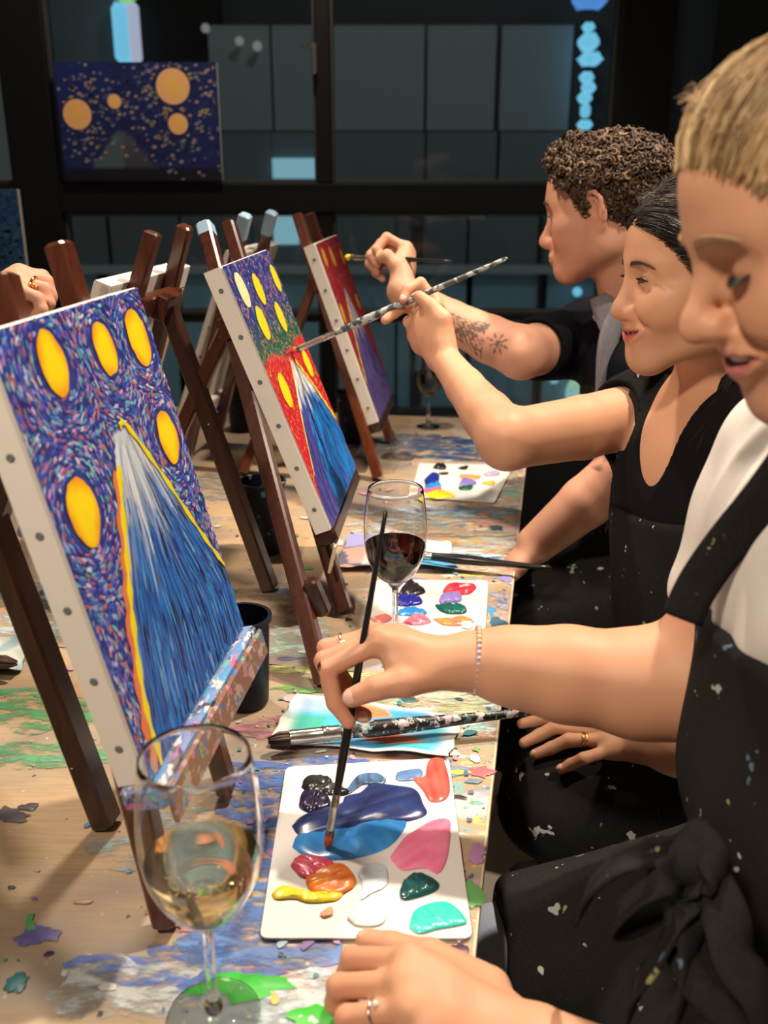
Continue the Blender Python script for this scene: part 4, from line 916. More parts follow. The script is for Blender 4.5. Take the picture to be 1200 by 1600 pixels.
# ================================================================== BODIES: smooth blended volumes turned into one surface
class Sdf:
    """ordered list of rounded volumes blended smoothly; mesh() walks a sparse grid and returns a quad surface"""
    def __init__(s): s.ops = []
    def _add(s, op, k, fn, c, r): s.ops.append((op, k, fn, V(c), r)); return s
    def cap(s, a, b, ra, rb=None, k=.01, op='u'):
        a, b = V(a), V(b); rb = ra if rb is None else rb; ba = b - a; L2 = ba @ ba + 1e-12
        def fn(p):
            q = p - a; h = np.clip(q @ ba / L2, 0, 1); return np.linalg.norm(q - h[:, None]*ba, axis=1) - (ra + (rb-ra)*h)
        return s._add(op, k, fn, (a+b)/2, np.sqrt(L2)/2 + max(ra, rb))
    def chain(s, pts, rad, k=.008, kj=.004, op='u'):
        for i in range(len(pts)-1): s.cap(pts[i], pts[i+1], rad[i], rad[i+1], k if i == 0 else kj, op)
        return s
    def ell(s, c, r, R=None, k=.015, op='u'):
        c, r = V(c), V([r]*3 if np.isscalar(r) else r); R = np.eye(3) if R is None else np.asarray(R)
        def fn(p):
            q = (p - c) @ R; a = np.linalg.norm(q/r, axis=1); b = np.linalg.norm(q/(r*r), axis=1); return a*(a-1)/np.maximum(b, 1e-9)
        return s._add(op, k, fn, c, r.max())
    def plane(s, p, n, k=.004):                              # keep the side the normal points away from
        p, n = V(p), nrm(n); return s._add('i', k, lambda x: (x - p) @ n, (0, 0, 0), 1e9)
    def func(s, fn, c, r, op='d', k=.0): return s._add(op, k, fn, c, r)
    def ev(s, pts, bc, half):
        """pts (B,n,3) in blocks with centres bc"""
        B, n, _ = pts.shape; d = np.full((B, n), .12)
        for op, k, fn, c, r in s.ops:
            mk = np.ones(B, bool) if r > 1e8 else (np.linalg.norm(bc - c, axis=1) < r + half*1.74 + k + .03)
            if not mk.any(): continue
            e = fn(pts[mk].reshape(-1, 3)).reshape(-1, n); o = d[mk]
            if op == 'd': d[mk] = o + e; continue
            if op == 'u': h = np.maximum(k - np.abs(o-e), 0)/max(k, 1e-9); d[mk] = np.minimum(o, e) - h*h*k/4
            else:
                if op == 's': e = -e
                h = np.maximum(k - np.abs(o-e), 0)/max(k, 1e-9); d[mk] = np.maximum(o, e) + h*h*k/4
        return d
    def mesh(s, v=.003, lo=None, hi=None):
        us = [(c, r) for op, k, f, c, r in s.ops if op == 'u']
        if lo is None: lo = np.min([c - r for c, r in us], 0) - .02
        if hi is None: hi = np.max([c + r for c, r in us], 0) + .02
        N = 8; bs = v*N; i0 = np.floor(lo/bs).astype(int); i1 = np.ceil(hi/bs).astype(int)
        # two-level search for the blocks that hold the surface
        sup = 4; g = [np.arange(i0[a], i1[a]+1, sup) for a in range(3)]
        G = np.stack(np.meshgrid(*g, indexing='ij'), -1).reshape(-1, 3); cs = (G + sup/2)*bs
        d = s.ev(cs[:, None, :], cs, 0)[:, 0]; G = G[np.abs(d) < bs*sup*.88 + .012]
        sub = np.stack(np.meshgrid(*[np.arange(sup)]*3, indexing='ij'), -1).reshape(-1, 3)
        Bk = (G[:, None, :] + sub).reshape(-1, 3); cs = (Bk + .5)*bs
        d = s.ev(cs[:, None, :], cs, 0)[:, 0]; Bk = Bk[np.abs(d) < bs*.88 + .006]
        lat = np.stack(np.meshgrid(*[np.arange(N+1)]*3, indexing='ij'), -1).reshape(-1, 3)
        VV, KK, FQ = [], [], []
        OFF = 1 << 20
        key = lambda c: ((c[:, 0] + OFF) << 42) | ((c[:, 1] + OFF) << 21) | (c[:, 2] + OFF)
        edges = [((0,0,0),(1,0,0)),((0,0,0),(0,1,0)),((0,0,0),(0,0,1)),((1,0,0),(1,1,0)),((1,0,0),(1,0,1)),((0,1,0),(1,1,0)),((0,1,0),(0,1,1)),((0,0,1),(1,0,1)),((0,0,1),(0,1,1)),((1,1,0),(1,1,1)),((1,0,1),(1,1,1)),((0,1,1),(1,1,1))]
        for q in range(0, len(Bk), 1500):
            B = Bk[q:q+1500]; pts = (B[:, None, :]*N + lat)*v; D = s.ev(pts, (B + .5)*bs, bs/2).reshape(-1, N+1, N+1, N+1)
            ins = D < 0
            cn = sum(ins[:, a:a+N, b:b+N, c:c+N].astype(np.int8) for a in (0, 1) for b in (0, 1) for c in (0, 1))
            ai = np.argwhere((cn > 0) & (cn < 8))
            if not len(ai): continue
            b_, ii = ai[:, 0], ai[:, 1:]
            acc = np.zeros((len(ai), 3)); cnt = np.zeros(len(ai))
            for e0, e1 in edges:
                x0, x1 = ii + e0, ii + e1; d0, d1 = D[b_, x0[:, 0], x0[:, 1], x0[:, 2]], D[b_, x1[:, 0], x1[:, 1], x1[:, 2]]
                m_ = (d0 < 0) != (d1 < 0); t = np.where(m_, d0/np.where(m_, d0-d1, 1), 0)
                acc += np.where(m_[:, None], V(e0) + t[:, None]*(V(e1)-V(e0)), 0); cnt += m_
            cell = B[b_]*N + ii; VV.append((cell + acc/cnt[:, None])*v); KK.append(key(cell))
            d0 = D[b_, ii[:, 0], ii[:, 1], ii[:, 2]] < 0
            for ax, (u, w) in enumerate(((1, 2), (2, 0), (0, 1))):
                x1 = ii.copy(); x1[:, ax] += 1; d1 = D[b_, x1[:, 0], x1[:, 1], x1[:, 2]] < 0; m_ = d0 != d1
                if not m_.any(): continue
                c0 = cell[m_]; cu, cw, cuw = c0.copy(), c0.copy(), c0.copy(); cu[:, u] -= 1; cw[:, w] -= 1; cuw[:, u] -= 1; cuw[:, w] -= 1
                Q = np.stack([key(c0), key(cu), key(cuw), key(cw)], 1); fl = ~d0[m_]; Q[fl] = Q[fl][:, ::-1]; FQ.append(Q)
        VV, KK, FQ = np.vstack(VV), np.concatenate(KK), np.vstack(FQ)
        o = np.argsort(KK); KS = KK[o]; ix = np.searchsorted(KS, FQ); ix = np.minimum(ix, len(KS)-1)
        ok = (KS[ix] == FQ).all(1); return VV, o[ix[ok]][:, ::-1]

def smooth_mesh(v, f, it=1, lam=.5):
    for _ in range(it):
        acc = np.zeros_like(v); cnt = np.zeros(len(v))
        for k in range(4):
            a, b = f[:, k], f[:, (k+1) % 4]
            for ax in range(3): acc[:, ax] += np.bincount(a, v[b, ax], len(v)) + np.bincount(b, v[a, ax], len(v))
            cnt += np.bincount(a, minlength=len(v)) + np.bincount(b, minlength=len(v))
        v = v + lam*(acc/np.maximum(cnt, 1)[:, None] - v)
    return v

def rot_frame(yaw, pitch, roll=0.):
    """columns: forward, left, up. yaw 0 faces -x, positive turns towards the camera side (-y); pitch positive looks down"""
    f = V(-cos(yaw)*cos(pitch), -sin(yaw)*cos(pitch), -sin(pitch)); l = V(sin(yaw), -cos(yaw), 0); l = l/np.linalg.norm(l)
    u = np.cross(f, l)
    if u[2] < 0: u = -u
    f2, l2, u2 = f, l*cos(roll) + u*sin(roll), u*cos(roll) - l*sin(roll)
    return np.array([f2, l2, u2]).T

class Head:
    def __init__(s, nose, yaw, pitch, roll=0., scale=1., **kw):
        s.p = dict(nose_x=.119, nose_w=1., nose_z=-.036, jaw=1., lid=.5, lidlow=.35, smile=0., brow=1., chin=0., cheek=1., mouth_open=0., mouth_z=-.064, mouth_x=0., eye_y=.0315, eye_z=0., ear=True, lips=1., fold=0., crown=0., eye_x=.0705, mouth_w=1., raise_=.0070); s.p.update(kw); cr = s.p['crown']; s.SCC = V(-.012, 0, .036 + cr/2); s.SCR = V(.094, .076, .080 + cr/2)
        s.s = scale; s.R = rot_frame(radians(yaw), radians(pitch), radians(roll)); s.c = V(nose) - s.R @ (V(s.p['nose_x'], 0, s.p['nose_z'])*scale)
    def w(s, x, y, z): return s.c + s.R @ (V(x, y, z)*s.s)
    def loc(s, X): return ((X - s.c) @ s.R)/s.s
    def mouth(s, t):
        """point of the mouth line: t = 0 middle, 1 corner"""
        p = s.p; sm = p['smile']; yc, zc = (.0225 + .0065*sm)*p['mouth_w'], p['mouth_z'] + p['raise_']*sm
        x = np.interp(t, s.mt, s.mx) if s.mx is not None else .09
        return x, yc*t, p['mouth_z'] - .0012*sm + (zc - p['mouth_z'] + .0012*sm)*t**1.8
    mx = None
    def probe(s, S, y, z):
        """x of the face surface built so far at (y, z)"""
        xs = np.linspace(.045, .115, 71); q = np.array([s.w(x, y, z) for x in xs]); d = S.ev(q[None], q.mean(0)[None], .05)[0]
        m = np.where(d < 0)[0]; return xs[m[-1]] if len(m) else .08
    def build(s, S):
        p, w, k = s.p, s.w, s.s; R = s.R
        E = lambda c, r, kk=.015, op='u', R_=None: S.ell(w(*c), V(r)*k, R if R_ is None else R @ R_, kk*k, op)
        Cc = lambda a, b, ra, rb, kk=.01, op='u': S.cap(w(*a), w(*b), ra*k, rb*k, kk*k, op)
        j = p['jaw']; sm = p['smile']; mz = p['mouth_z']; nz = p['nose_z']
        E(s.SCC, s.SCR); E((.030, 0, .034), (.0605, .063, .062), .03)
        E((.036, 0, -.030), (.049, .054, .062), .03); E((.0, 0, -.03), (.06, .06, .05), .03)
        for y in (1, -1):
            Cc((.0, .052*j*y, -.052), (.070, .014*j*y, -.090), .016, .016, .030)
            Cc((-.005, .060*y, -.01), (.0, .052*j*y, -.054), .014, .016, .03)
            E((.050, .047*y, -.016), (.027, .020, .017), .022)
            ck = p['cheek']; E((.057 + .004*sm, .034*y, -.040 + .007*sm), (.028*ck, .025*ck, .022*ck), .022)
            Cc((.083, .011*y, .0185), (.066, .045*y, .019), .0080*p['brow'], .0075, .020)
        E((.073 + p['chin'], 0, -.091), (.019, .022*j, .017), .022); E((.071 + p['mouth_x'], 0, mz), (.026, .033, .022), .022)
        # eye sockets, shallow
        for y in (1, -1): E((.094, (p['eye_y']-.0005)*y, .002 + p['eye_z']), (.0115, .019, .0095), .018, 's')
        nx = p['nose_x']; nw = p['nose_w']
        Cc((.0815, 0, .014), (nx-.013, 0, nz+.008), .0070*nw, .0090*nw, .015); E((nx-.0115, 0, nz-.001), (.0115, .0110*nw, .0105), .008)
        for y in (1, -1):
            E((nx-.0225, .0135*nw*y, nz-.004), (.0110, .0066*nw, .0080), .006)
            Cc((nx-.033, .018*nw*y, nz+.004), (nx-.034, .0195*nw*y, nz-.007), .0016, .0014, .007, 's')
            E((nx-.0165, .0066*nw*y, nz-.0115), (.0060, .0032, .0040), .003, 's')
        Cc((nx-.02, 0, nz-.007), (.091 + p['mouth_x'], 0, mz+.010), .006, .008, .012)
        # lips follow the mouth line
        L = p['lips']; mo = p['mouth_open']; T_ = (0, .28, .55, .8, 1.)
        s.mt, s.mx = T_, None; sf = [s.probe(S, s.mouth(t)[1], s.mouth(t)[2]) for t in T_]; s.mx = [a_ + max(.0035 - .0020*sm, .001)*(1-t*t) + .0006 for a_, t in zip(sf, T_)]
        gx = [(s.probe(S, .0215*nw, nz-.003), .0215*nw, nz-.003), (s.probe(S, .030, (nz+mz)/2), .030, (nz+mz)/2), (s.probe(S, s.mouth(1.)[1]+.008, mz+.009), s.mouth(1.)[1]+.008, mz+.009)]
        for y in (1, -1):
            q = [s.mouth(t) for t in T_]
            up = [(a - .0052*(1-.5*t), b*y, c + .0042*(1-t)**.7 + mo*.45*(1-t**3)) for (a, b, c), t in zip(q, T_)]; lo = [(a - .0068*(1-.6*t), b*y, c - .0058*(1-t)**.7 - mo*.75*(1-t**3)) for (a, b, c), t in zip(q, T_)]
            ru = [.0056*L, .0058*L, .0050*L, .0036, .0022]; rl = [.0072*L, .0070*L, .0060*L, .0040, .0022]
            for i in range(4): S.cap(w(*up[i]), w(*up[i+1]), ru[i]*k, ru[i+1]*k, .004*k); S.cap(w(*lo[i]), w(*lo[i+1]), rl[i]*k, rl[i+1]*k, .004*k)
        for y in (1, -1):
            q = [s.mouth(t) for t in T_]
            for i in range(4):
                for dx in ((0, .006, .012) if mo else (.001,)):
                    if dx > .006 and i == 3: continue
                    o = [mo*.55*(1 - t**3) + .0010 for t in T_]; S.cap(w(q[i][0]-dx+.001, q[i][1]*y, q[i][2]), w(q[i+1][0]-dx+.001, q[i+1][1]*y, q[i+1][2]), o[i]*k, o[i+1]*k, .0018*k, 's')
            if p['fold']:
                for i in (0, 1): S.cap(w(gx[i][0]+.0005, gx[i][1]*y, gx[i][2]), w(gx[i+1][0]+.0005, gx[i+1][1]*y, gx[i+1][2]), .0018*k*p['fold'], .0016*k*p['fold'], .009*k, 's')
        # eyelids around the eyeball with an open slit, a crease above
        s.eyes = []
        for y in (1, -1):
            ez = p['eye_z']; ex = p['eye_x']; c = w(ex, p['eye_y']*y, ez); s.eyes.append(c); Rr = R; rr = .0142*k; top, bot = p['lid'], p['lidlow']
            def fn(q, c=c, rr=rr):
                l = (q - c) @ Rr; d = np.linalg.norm(l, axis=1) - rr; a = np.arctan2(l[:, 2], np.maximum(l[:, 0], 1e-6))
                wy = np.clip(1 - (l[:, 1]/(.0128*k))**2, 0, 1); mid = (top - bot)/2; t_, b_ = mid + (top - mid)*wy - .01, mid - (bot + mid)*wy
                slit = np.minimum(t_ - a, a - b_)*rr; slit = np.where(l[:, 0] > .002, slit, -.01)
                return np.maximum(d, slit)
            S.func(fn, c, rr, 'u', .007*k)
            cr = max(top, .05) + .42; g = [w(ex + .0150*cos(cr*.95)*cos(a_), p['eye_y']*y + .0150*sin(a_), ez + .0150*sin(cr*(.75 + .25*cos(a_*1.6)))) for a_ in (-.5, -.25, 0, .25, .5)]
            for i in range(4): S.cap(g[i], g[i+1], .0008*k, .0008*k, .004*k, 's')
        # ears
        if p['ear']:
            for y in (1, -1):
                a = radians(14); Re = np.array([[cos(a), 0, sin(a)], [0, 1, 0], [-sin(a), 0, cos(a)]]); b = radians(24)*y
                Rz = np.array([[cos(b), sin(b), 0], [-sin(b), cos(b), 0], [0, 0, 1]]); Q = Rz @ Re
                o = V(-.008, .0755*y, -.004); g = lambda x, yy, z: tuple(o + Q @ V(x, yy*y, z))
                E(g(-.003, .004, -.0), (.0130, .0040, .024), .004, 'u', Q)
                pts = [g(.010, .003, .006), g(.0125, .006, .022), g(.004, .010, .031), g(-.010, .012, .028), g(-.0175, .013, .014), g(-.015, .012, -.002), g(-.007, .009, -.016)]
                S.chain([w(*q) for q in pts], [.0032*k, .0034*k, .0036*k, .0038*k, .0036*k, .0034*k, .0036*k], .003, .003)
                E(g(.004, .004, -.022), (.0080, .0045, .0100), .006, 'u', Q)
                pts = [g(-.003, .009, .020), g(-.0095, .010, .008), g(-.007, .009, -.006), g(.002, .008, -.012)]
                S.chain([w(*q) for q in pts], [.0024*k, .0026*k, .0026*k, .0026*k], .003, .003)
                E(g(.003, .012, -.002), (.0058, .008, .009), .003, 's', Q); E(g(.011, .007, -.004), (.004, .004, .006), .003, 'u', Q)
                E((.0, .068*y, -.006), (.012, .012, .022), .008)
        return S
    def surf(s, v):
        l = s.loc(v); m = (l[:, 0] > .03) & (l[:, 0] < .125) & (np.abs(l[:, 1]) < .07) & (np.abs(l[:, 2]) < .08); s.fv = l[m]; return s
    def sx(s, y, z):
        d = (s.fv[:, 1]-y)**2 + (s.fv[:, 2]-z)**2; m = d < .0035**2; return s.fv[m, 0].max() if m.any() else .08
    def eyeballs(s, root, iris, gaze=(1, 0, -.25)):
        for c in s.eyes:
            R = s.R; g = nrm(R @ V(gaze)); sd = nrm(np.cross(g, V(0, 0, 1))); up = np.cross(sd, g); r = .0126*s.s
            v, f = ico(c, r, 28, 24, np.array([sd, up, g]).T); t = np.degrees(np.arccos(np.clip((v - c) @ g / r, -1, 1)))
            cc = np.where(t[:, None] < 11, V(.004, .004, .004), np.where(t[:, None] < 27, V(iris), V(.62, .58, .54))); b = MB(); b.add(v, f, cc); b.build('eyeball', M['eye'], root, True, colors=True)
    def lashes(s, root, m, L=.006, curve=-.3, name='eyelashes'):
        for c in s.eyes:
            b = MB(); k = s.s
            for i in range(34):
                y = (i/33*2 - 1)*.0115; wy = 1 - (y/.0125)**2; a = s.p['lid']*wy - .02; r = .0142
                q = V(math.sqrt(max(r*r - y*y, 0))*cos(a), y, math.sqrt(max(r*r - y*y, 0))*sin(a)); o = nrm(V(1, y*45, curve))
                p0 = c + s.R @ (q*k); tube(b, [p0, p0 + s.R @ ((o*L*.6)*k), p0 + s.R @ ((o*L + V(0, 0, L*.25))*k)], [.00055*k, .00045*k, .0001], 4)
            b.build(name, m, root)
    def brows(s, root, m, th=.0007, n=150, z=.0225, thick=.0028, arch=.004):
        r = np.random.default_rng(4)
        for y in (1, -1):
            b = MB()
            for i in range(n):
                t = r.random(); yy = (.013 + .034*t)*y; zz = z + arch*sin(t*2.4) - .004*t*t + r.uniform(-1, 1)*thick*(1-.75*t)
                d = V(0, .0060*y, .0020 - .0050*t); p0 = V(s.sx(yy, zz) + .0001, yy, zz); q1 = V(s.sx(yy+d[1], zz+d[2]) + .0007, yy+d[1], zz+d[2])
                tube(b, [s.w(*p0), s.w(*((p0+q1)/2 + V(.0008, 0, 0))), s.w(*q1)], [th, th*.9, th*.2], 4)
            b.build('eyebrow', m, root)
    def teeth(s, root):
        b = MB(); mo = s.p['mouth_open']
        for i in range(-4, 5):
            t = abs(i)/7.0; q = s.mouth(t); v, f = ico(s.w(q[0]-.0062, q[1]*(1 if i >= 0 else -1)*.95, q[2] + mo*.35), V(.0032, .0030, .0034 + mo*.45)*s.s, 10, 8, s.R); b.add(v, f)
        b.build('teeth', M['teeth'], root, True)

def skin_cols(v, base, head=None, warm=(), lips=(.42, .10, .09), lipamt=.8, blush=.5, fn=None):
    c = np.tile(V(base), (len(v), 1)).astype(float)
    n = np.sin(v[:, 0]*61 + 2*np.sin(v[:, 1]*37)) * np.sin(v[:, 2]*53 + v[:, 1]*41); c *= (1 + .035*n)[:, None]
    def blend(m, col): 
        nonlocal c; m = np.clip(m, 0, 1)[:, None]; c = c*(1-m) + V(col)*m
    for q, r_, col, a in warm: blend(a*np.exp(-np.sum((v - V(q))**2, 1)/r_**2), col)
    if head is not None:
        l = head.loc(v); p = head.p
        def g(x, y, z, sx, sy, sz): return np.exp(-((l[:, 0]-x)/sx)**2 - ((np.abs(l[:, 1])-y)/sy)**2 - ((l[:, 2]-z)/sz)**2)
        rd = V(base)*V(1.08, .70, .62); blend(blush*g(.065, .040, -.036, .03, .022, .02), rd); blend(blush*g(p['nose_x']-.012, 0, -.040, .014, .016, .012), rd); blend(.5*g(-.01, .078, 0, .02, .012, .03), rd)
        mo = p['mouth_open']; sm = p['smile']; yc = s_m[1] if False else head.mouth(1.)[1]; t = np.clip(np.abs(l[:, 1])/yc, 0, 1); zc = head.mouth(0)[2] + (head.mouth(1.)[2] - head.mouth(0)[2])*t**1.8
        up = .0066*p['lips']*(1-t**1.7)*(1 - .22*np.exp(-(l[:, 1]/.0035)**2)) + mo*.6*(1-t**3); lo = .0090*p['lips']*(1-t**2) + mo*.95*(1-t**3); dz = l[:, 2] - zc
        m = (l[:, 0] > .070) & (np.abs(l[:, 1]) < yc*1.02); mm = m*np.clip((up + .0004 - dz)/.0016, 0, 1)*np.clip((dz + lo + .0004)/.0016, 0, 1); blend(lipamt*mm, lips)
        inn = m*(np.abs(dz) < mo*.6*(1-t**3) + .0012); blend(.75*inn*np.clip((1.02-t)*3, 0, 1), (.12, .035, .03))
        e = g(.084, p['eye_y'], p['eye_z'], .02, .014, .008); blend(.28*e, V(base)*V(.62, .45, .42))
    if fn is not None: c = fn(v, c)
    return np.clip(c, 0, 1)

def finger(S, pts, r, k=.006, kj=.003): S.chain(pts, [r*1.08, r, r*.94, r*.80], k, kj)

def hand(S, wrist, fingers, thumb, r=.0082, palm_n=None, wr=.024, tr=.0105, side=1):
    """wrist: point; fingers: lists MCP,PIP,DIP,TIP (index first); thumb: CMC,MCP,IP,TIP"""
    rr = [r*1.0, r*1.03, r*.97, r*.85][:len(fingers)]; wrist = V(wrist); m = [V(f[0]) for f in fingers]; c = sum(m)/len(m)
    for i, (mm, q) in enumerate(zip(m, rr)):
        a = wrist + (mm - c)*.45; S.cap(a, mm, r*1.45, q*1.22, .014)
        S.cap(wrist*.35 + mm*.65, mm, q*1.25, q*1.18, .010)
    for i in range(len(m)-1): S.cap((m[i]*.75 + wrist*.25), (m[i+1]*.75 + wrist*.25), r*1.15, r*1.1, .012)
    S.cap(V(thumb[0]), V(thumb[1]), tr*1.45, tr*1.15, .016); S.cap(V(thumb[0])*.6 + wrist*.4, (V(thumb[1]) + m[0])/2, tr*1.1, r*.9, .014)
    for f, q in zip(fingers, rr): finger(S, [V(x) for x in f], q)
    S.chain([V(x) for x in thumb[1:]], [tr*1.08, tr*1.0, tr*.80], .006, .003)

def nails(root, lst, m):
    for (a, t, nn, r) in lst:                                # from joint a to tip t, dorsal direction nn
        a, t = V(a), V(t); d = nrm(t - a); n_ = nrm(V(nn) - d*(V(nn) @ d)); s = np.cross(d, n_)
        b = MB(); v, f = ico(t - d*r*.10 + n_*r*.52, (r*.78, r*.62, r*.36), 14, 8, np.array([d, s, n_]).T); b.add(v, f); b.build('fingernail', m, root, True)

def wave(p, s=1.): return np.sin(p[:, 0]*31*s + 1.7*np.sin(p[:, 2]*17*s)) * np.sin(p[:, 2]*23*s + 2.1*np.sin(p[:, 1]*19*s)) + .5*np.sin(p[:, 1]*47*s + p[:, 2]*29*s)

def sdf_obj(name, S, m, root, v=.004, sm=1, colfn=None):
    a, f = S.mesh(v); a = smooth_mesh(a, f, sm, .5)
    return link_mesh(name, a, f, m, root, True, None, colfn(a) if colfn else None)

def strands(b, paths, rad, cols, n=3, seg=10):
    for p, c in zip(paths, cols):
        q = spline(p, seg); r_ = [rad*(1 - .75*(i/(seg-1))**2) for i in range(seg)]; tube(b, q, r_, n, c, cap=False)

def hair_flow(h, n, c, low, N, end, r, off=(.0085, .014), frac=(.35, .7), bow=.15, jit=.0008, edge=.4):
    """strand paths that start all over the scalp behind the hairline plane and are combed towards end"""
    n = V(n); out = []
    while len(out) < N:
        d = nrm(r.normal(0, 1, 3)); x = h.loc(scalp(h, d, .008)); v = x @ n - c
        if v > .001 or x[2] < low: continue
        if len(out) < N*edge and v < -.012: continue
        e = end(d); f = r.uniform(*frac)*(1 if v > -.05 else .8); o0 = r.uniform(off[0]-.002, off[0]+.001); o1 = r.uniform(*off); e = nrm(d*(1-f) + nrm(e)*f)
        p = [scalp(h, d*(1-t) + e*t + V(0, 0, bow)*sin(pi*t)*(d[2] > -.2), o0*(1-t) + o1*t + .004*sin(pi*t)) for t in np.linspace(0, 1, 6)]
        out.append([p[0]] + [q + r.normal(0, jit, 3) for q in p[1:]])
    return out

def people_mats():
    def skin(name, sss=.12, rough=.52):
        m = vcol_mat(name, rough, .32); b = bsdf(m); b.inputs['Subsurface Weight'].default_value = sss; b.inputs['Subsurface Radius'].default_value = (1., .35, .2); b.inputs['Subsurface Scale'].default_value = .006
        bump(m, noise(m, obj_coord(m), 420, 3), .12, .0006); return m
    M['skin'] = skin('skin'); M['eye'] = vcol_mat('eye', .08, .6); M['teeth'] = mat('teeth', (.70, .64, .54), .25); M['nail'] = mat('fingernail', (.72, .42, .33), .22)
    M['hair_black'] = vcol_mat('black_hair', .42, .3); M['hair_blond'] = vcol_mat('blond_hair', .5, .35); M['hair_brown'] = vcol_mat('brown_curls', .55, .25)
    M['lash'] = mat('dark_lashes', (.015, .010, .008), .6); M['brow_dark'] = mat('dark_brow', (.07, .038, .022), .7); M['brow_blond'] = mat('blond_brow', (.36, .21, .11), .7)
    M['bead'] = vcol_mat('glass_beads', .2, .6)

def torso(S, neck, chest, belly, hip, R, rs, k=.05, inf=0.):
    """R columns forward, left, up of the trunk; rs: radii (chest, belly, hip) as (depth, half width, half height)"""
    for c, r in zip((chest, belly, hip), rs): S.ell(c, V(r) + inf, R, k)
    return S

def legs(S, hip, R, knees, feet, rt=.082, inf=0., k=.03, shin=True):
    for sgn, kn, ft in zip((1, -1), knees, feet):
        h = V(hip) + R[:, 1]*.09*sgn; S.cap(h, kn, rt+inf, rt*.74+inf, k)
        if shin: S.cap(kn, ft, rt*.68+inf, rt*.45+inf, .02)

def shoes(root, feet, d):
    for ft in feet:
        S = Sdf(); f = V(ft); z = .03; S.cap(V(f[0], f[1], z+.004), V(f[0], f[1], z) + V(d)*.17, .034, .030, .01); S.cap(f, V(f[0], f[1], .05), .04, .036, .02); S.plane((0, 0, .002), (0, 0, -1), .002); sdf_obj('shoe', S, M['shoe'], root, .008)

def stool(label, c, h):
    o = thing('stool', label, 'stool', V(c[0], c[1], 0)); b = MB(); lathe(b, [(0, h-.035), (.150, h-.035), (.158, h-.028), (.158, h-.008), (.150, h), (0, h)], V(c[0], c[1], 0), 32); b.build('seat', M['stool'], o, True, auto=40)
    for k in range(4):
        a = pi/4 + k*pi/2; b = MB(); tube(b, [V(c[0]+.11*cos(a), c[1]+.11*sin(a), h-.036), V(c[0]+.17*cos(a), c[1]+.17*sin(a), 0.001)], .011, 10); b.build('leg', M['stool'], o, True, auto=40)
    b = MB(); n = 24; tube(b, [V(c[0]+.145*cos(2*pi*k/n), c[1]+.145*sin(2*pi*k/n), .22) for k in range(n+1)], .008, 8); b.build('foot_ring', M['stool'], o, True)
SC_C, SC_R = V(-.012, 0, .036), V(.094, .076, .080)
SC2_C, SC2_R = V(.020, 0, .034), V(.0625, .0705, .064)
def scalp(h, d, off):
    d = nrm(d); r = 1/np.linalg.norm(d/(h.SCR + off)); o = (h.SCC - SC2_C)/(SC2_R + off); e = d/(SC2_R + off)
    B, A, C = o @ e, e @ e, o @ o - 1; D = B*B - A*C
    if D > 0: r = max(r, (-B + math.sqrt(D))/A)
    return h.w(*(h.SCC + d*r))
def hair_cap(h, off, n=(.859, 0, -.513), c=.0112, low=-.075, extra=None, wob=0.0):
    S = Sdf(); S.ell(h.w(*h.SCC), (h.SCR + off)*h.s, h.R, .01); S.ell(h.w(*SC2_C), (SC2_R + off)*h.s, h.R, .01)
    if extra: extra(S)
    p = h.w(*(V(n)*c)); S.plane(p, h.R @ V(n), .004); S.plane(h.w(0, 0, low), h.R @ V(.25, 0, -1), .012)
    if wob: S.func(lambda q: wob*np.sin((h.loc(q)[:, 1])*420 + 40*h.loc(q)[:, 0])*np.sin(h.loc(q)[:, 2]*190), h.c, .2, 'd')
    return S
def slerp_path(h, d0, d1, off0, off1, n=7, bow=None, jit=0.):
    d0, d1 = nrm(d0), nrm(d1); out = []
    for i in range(n):
        t = i/(n-1); d = d0*(1-t) + d1*t + (V(bow)*sin(pi*t) if bow is not None else 0); out.append(scalp(h, d, off0*(1-t) + off1*t))
    return out

def person(label, loc): return thing('person', label, 'person', loc)
def tint(c, r, a=.25): return np.clip(V(c)*(1 + r.normal(0, a)), .002, 1)

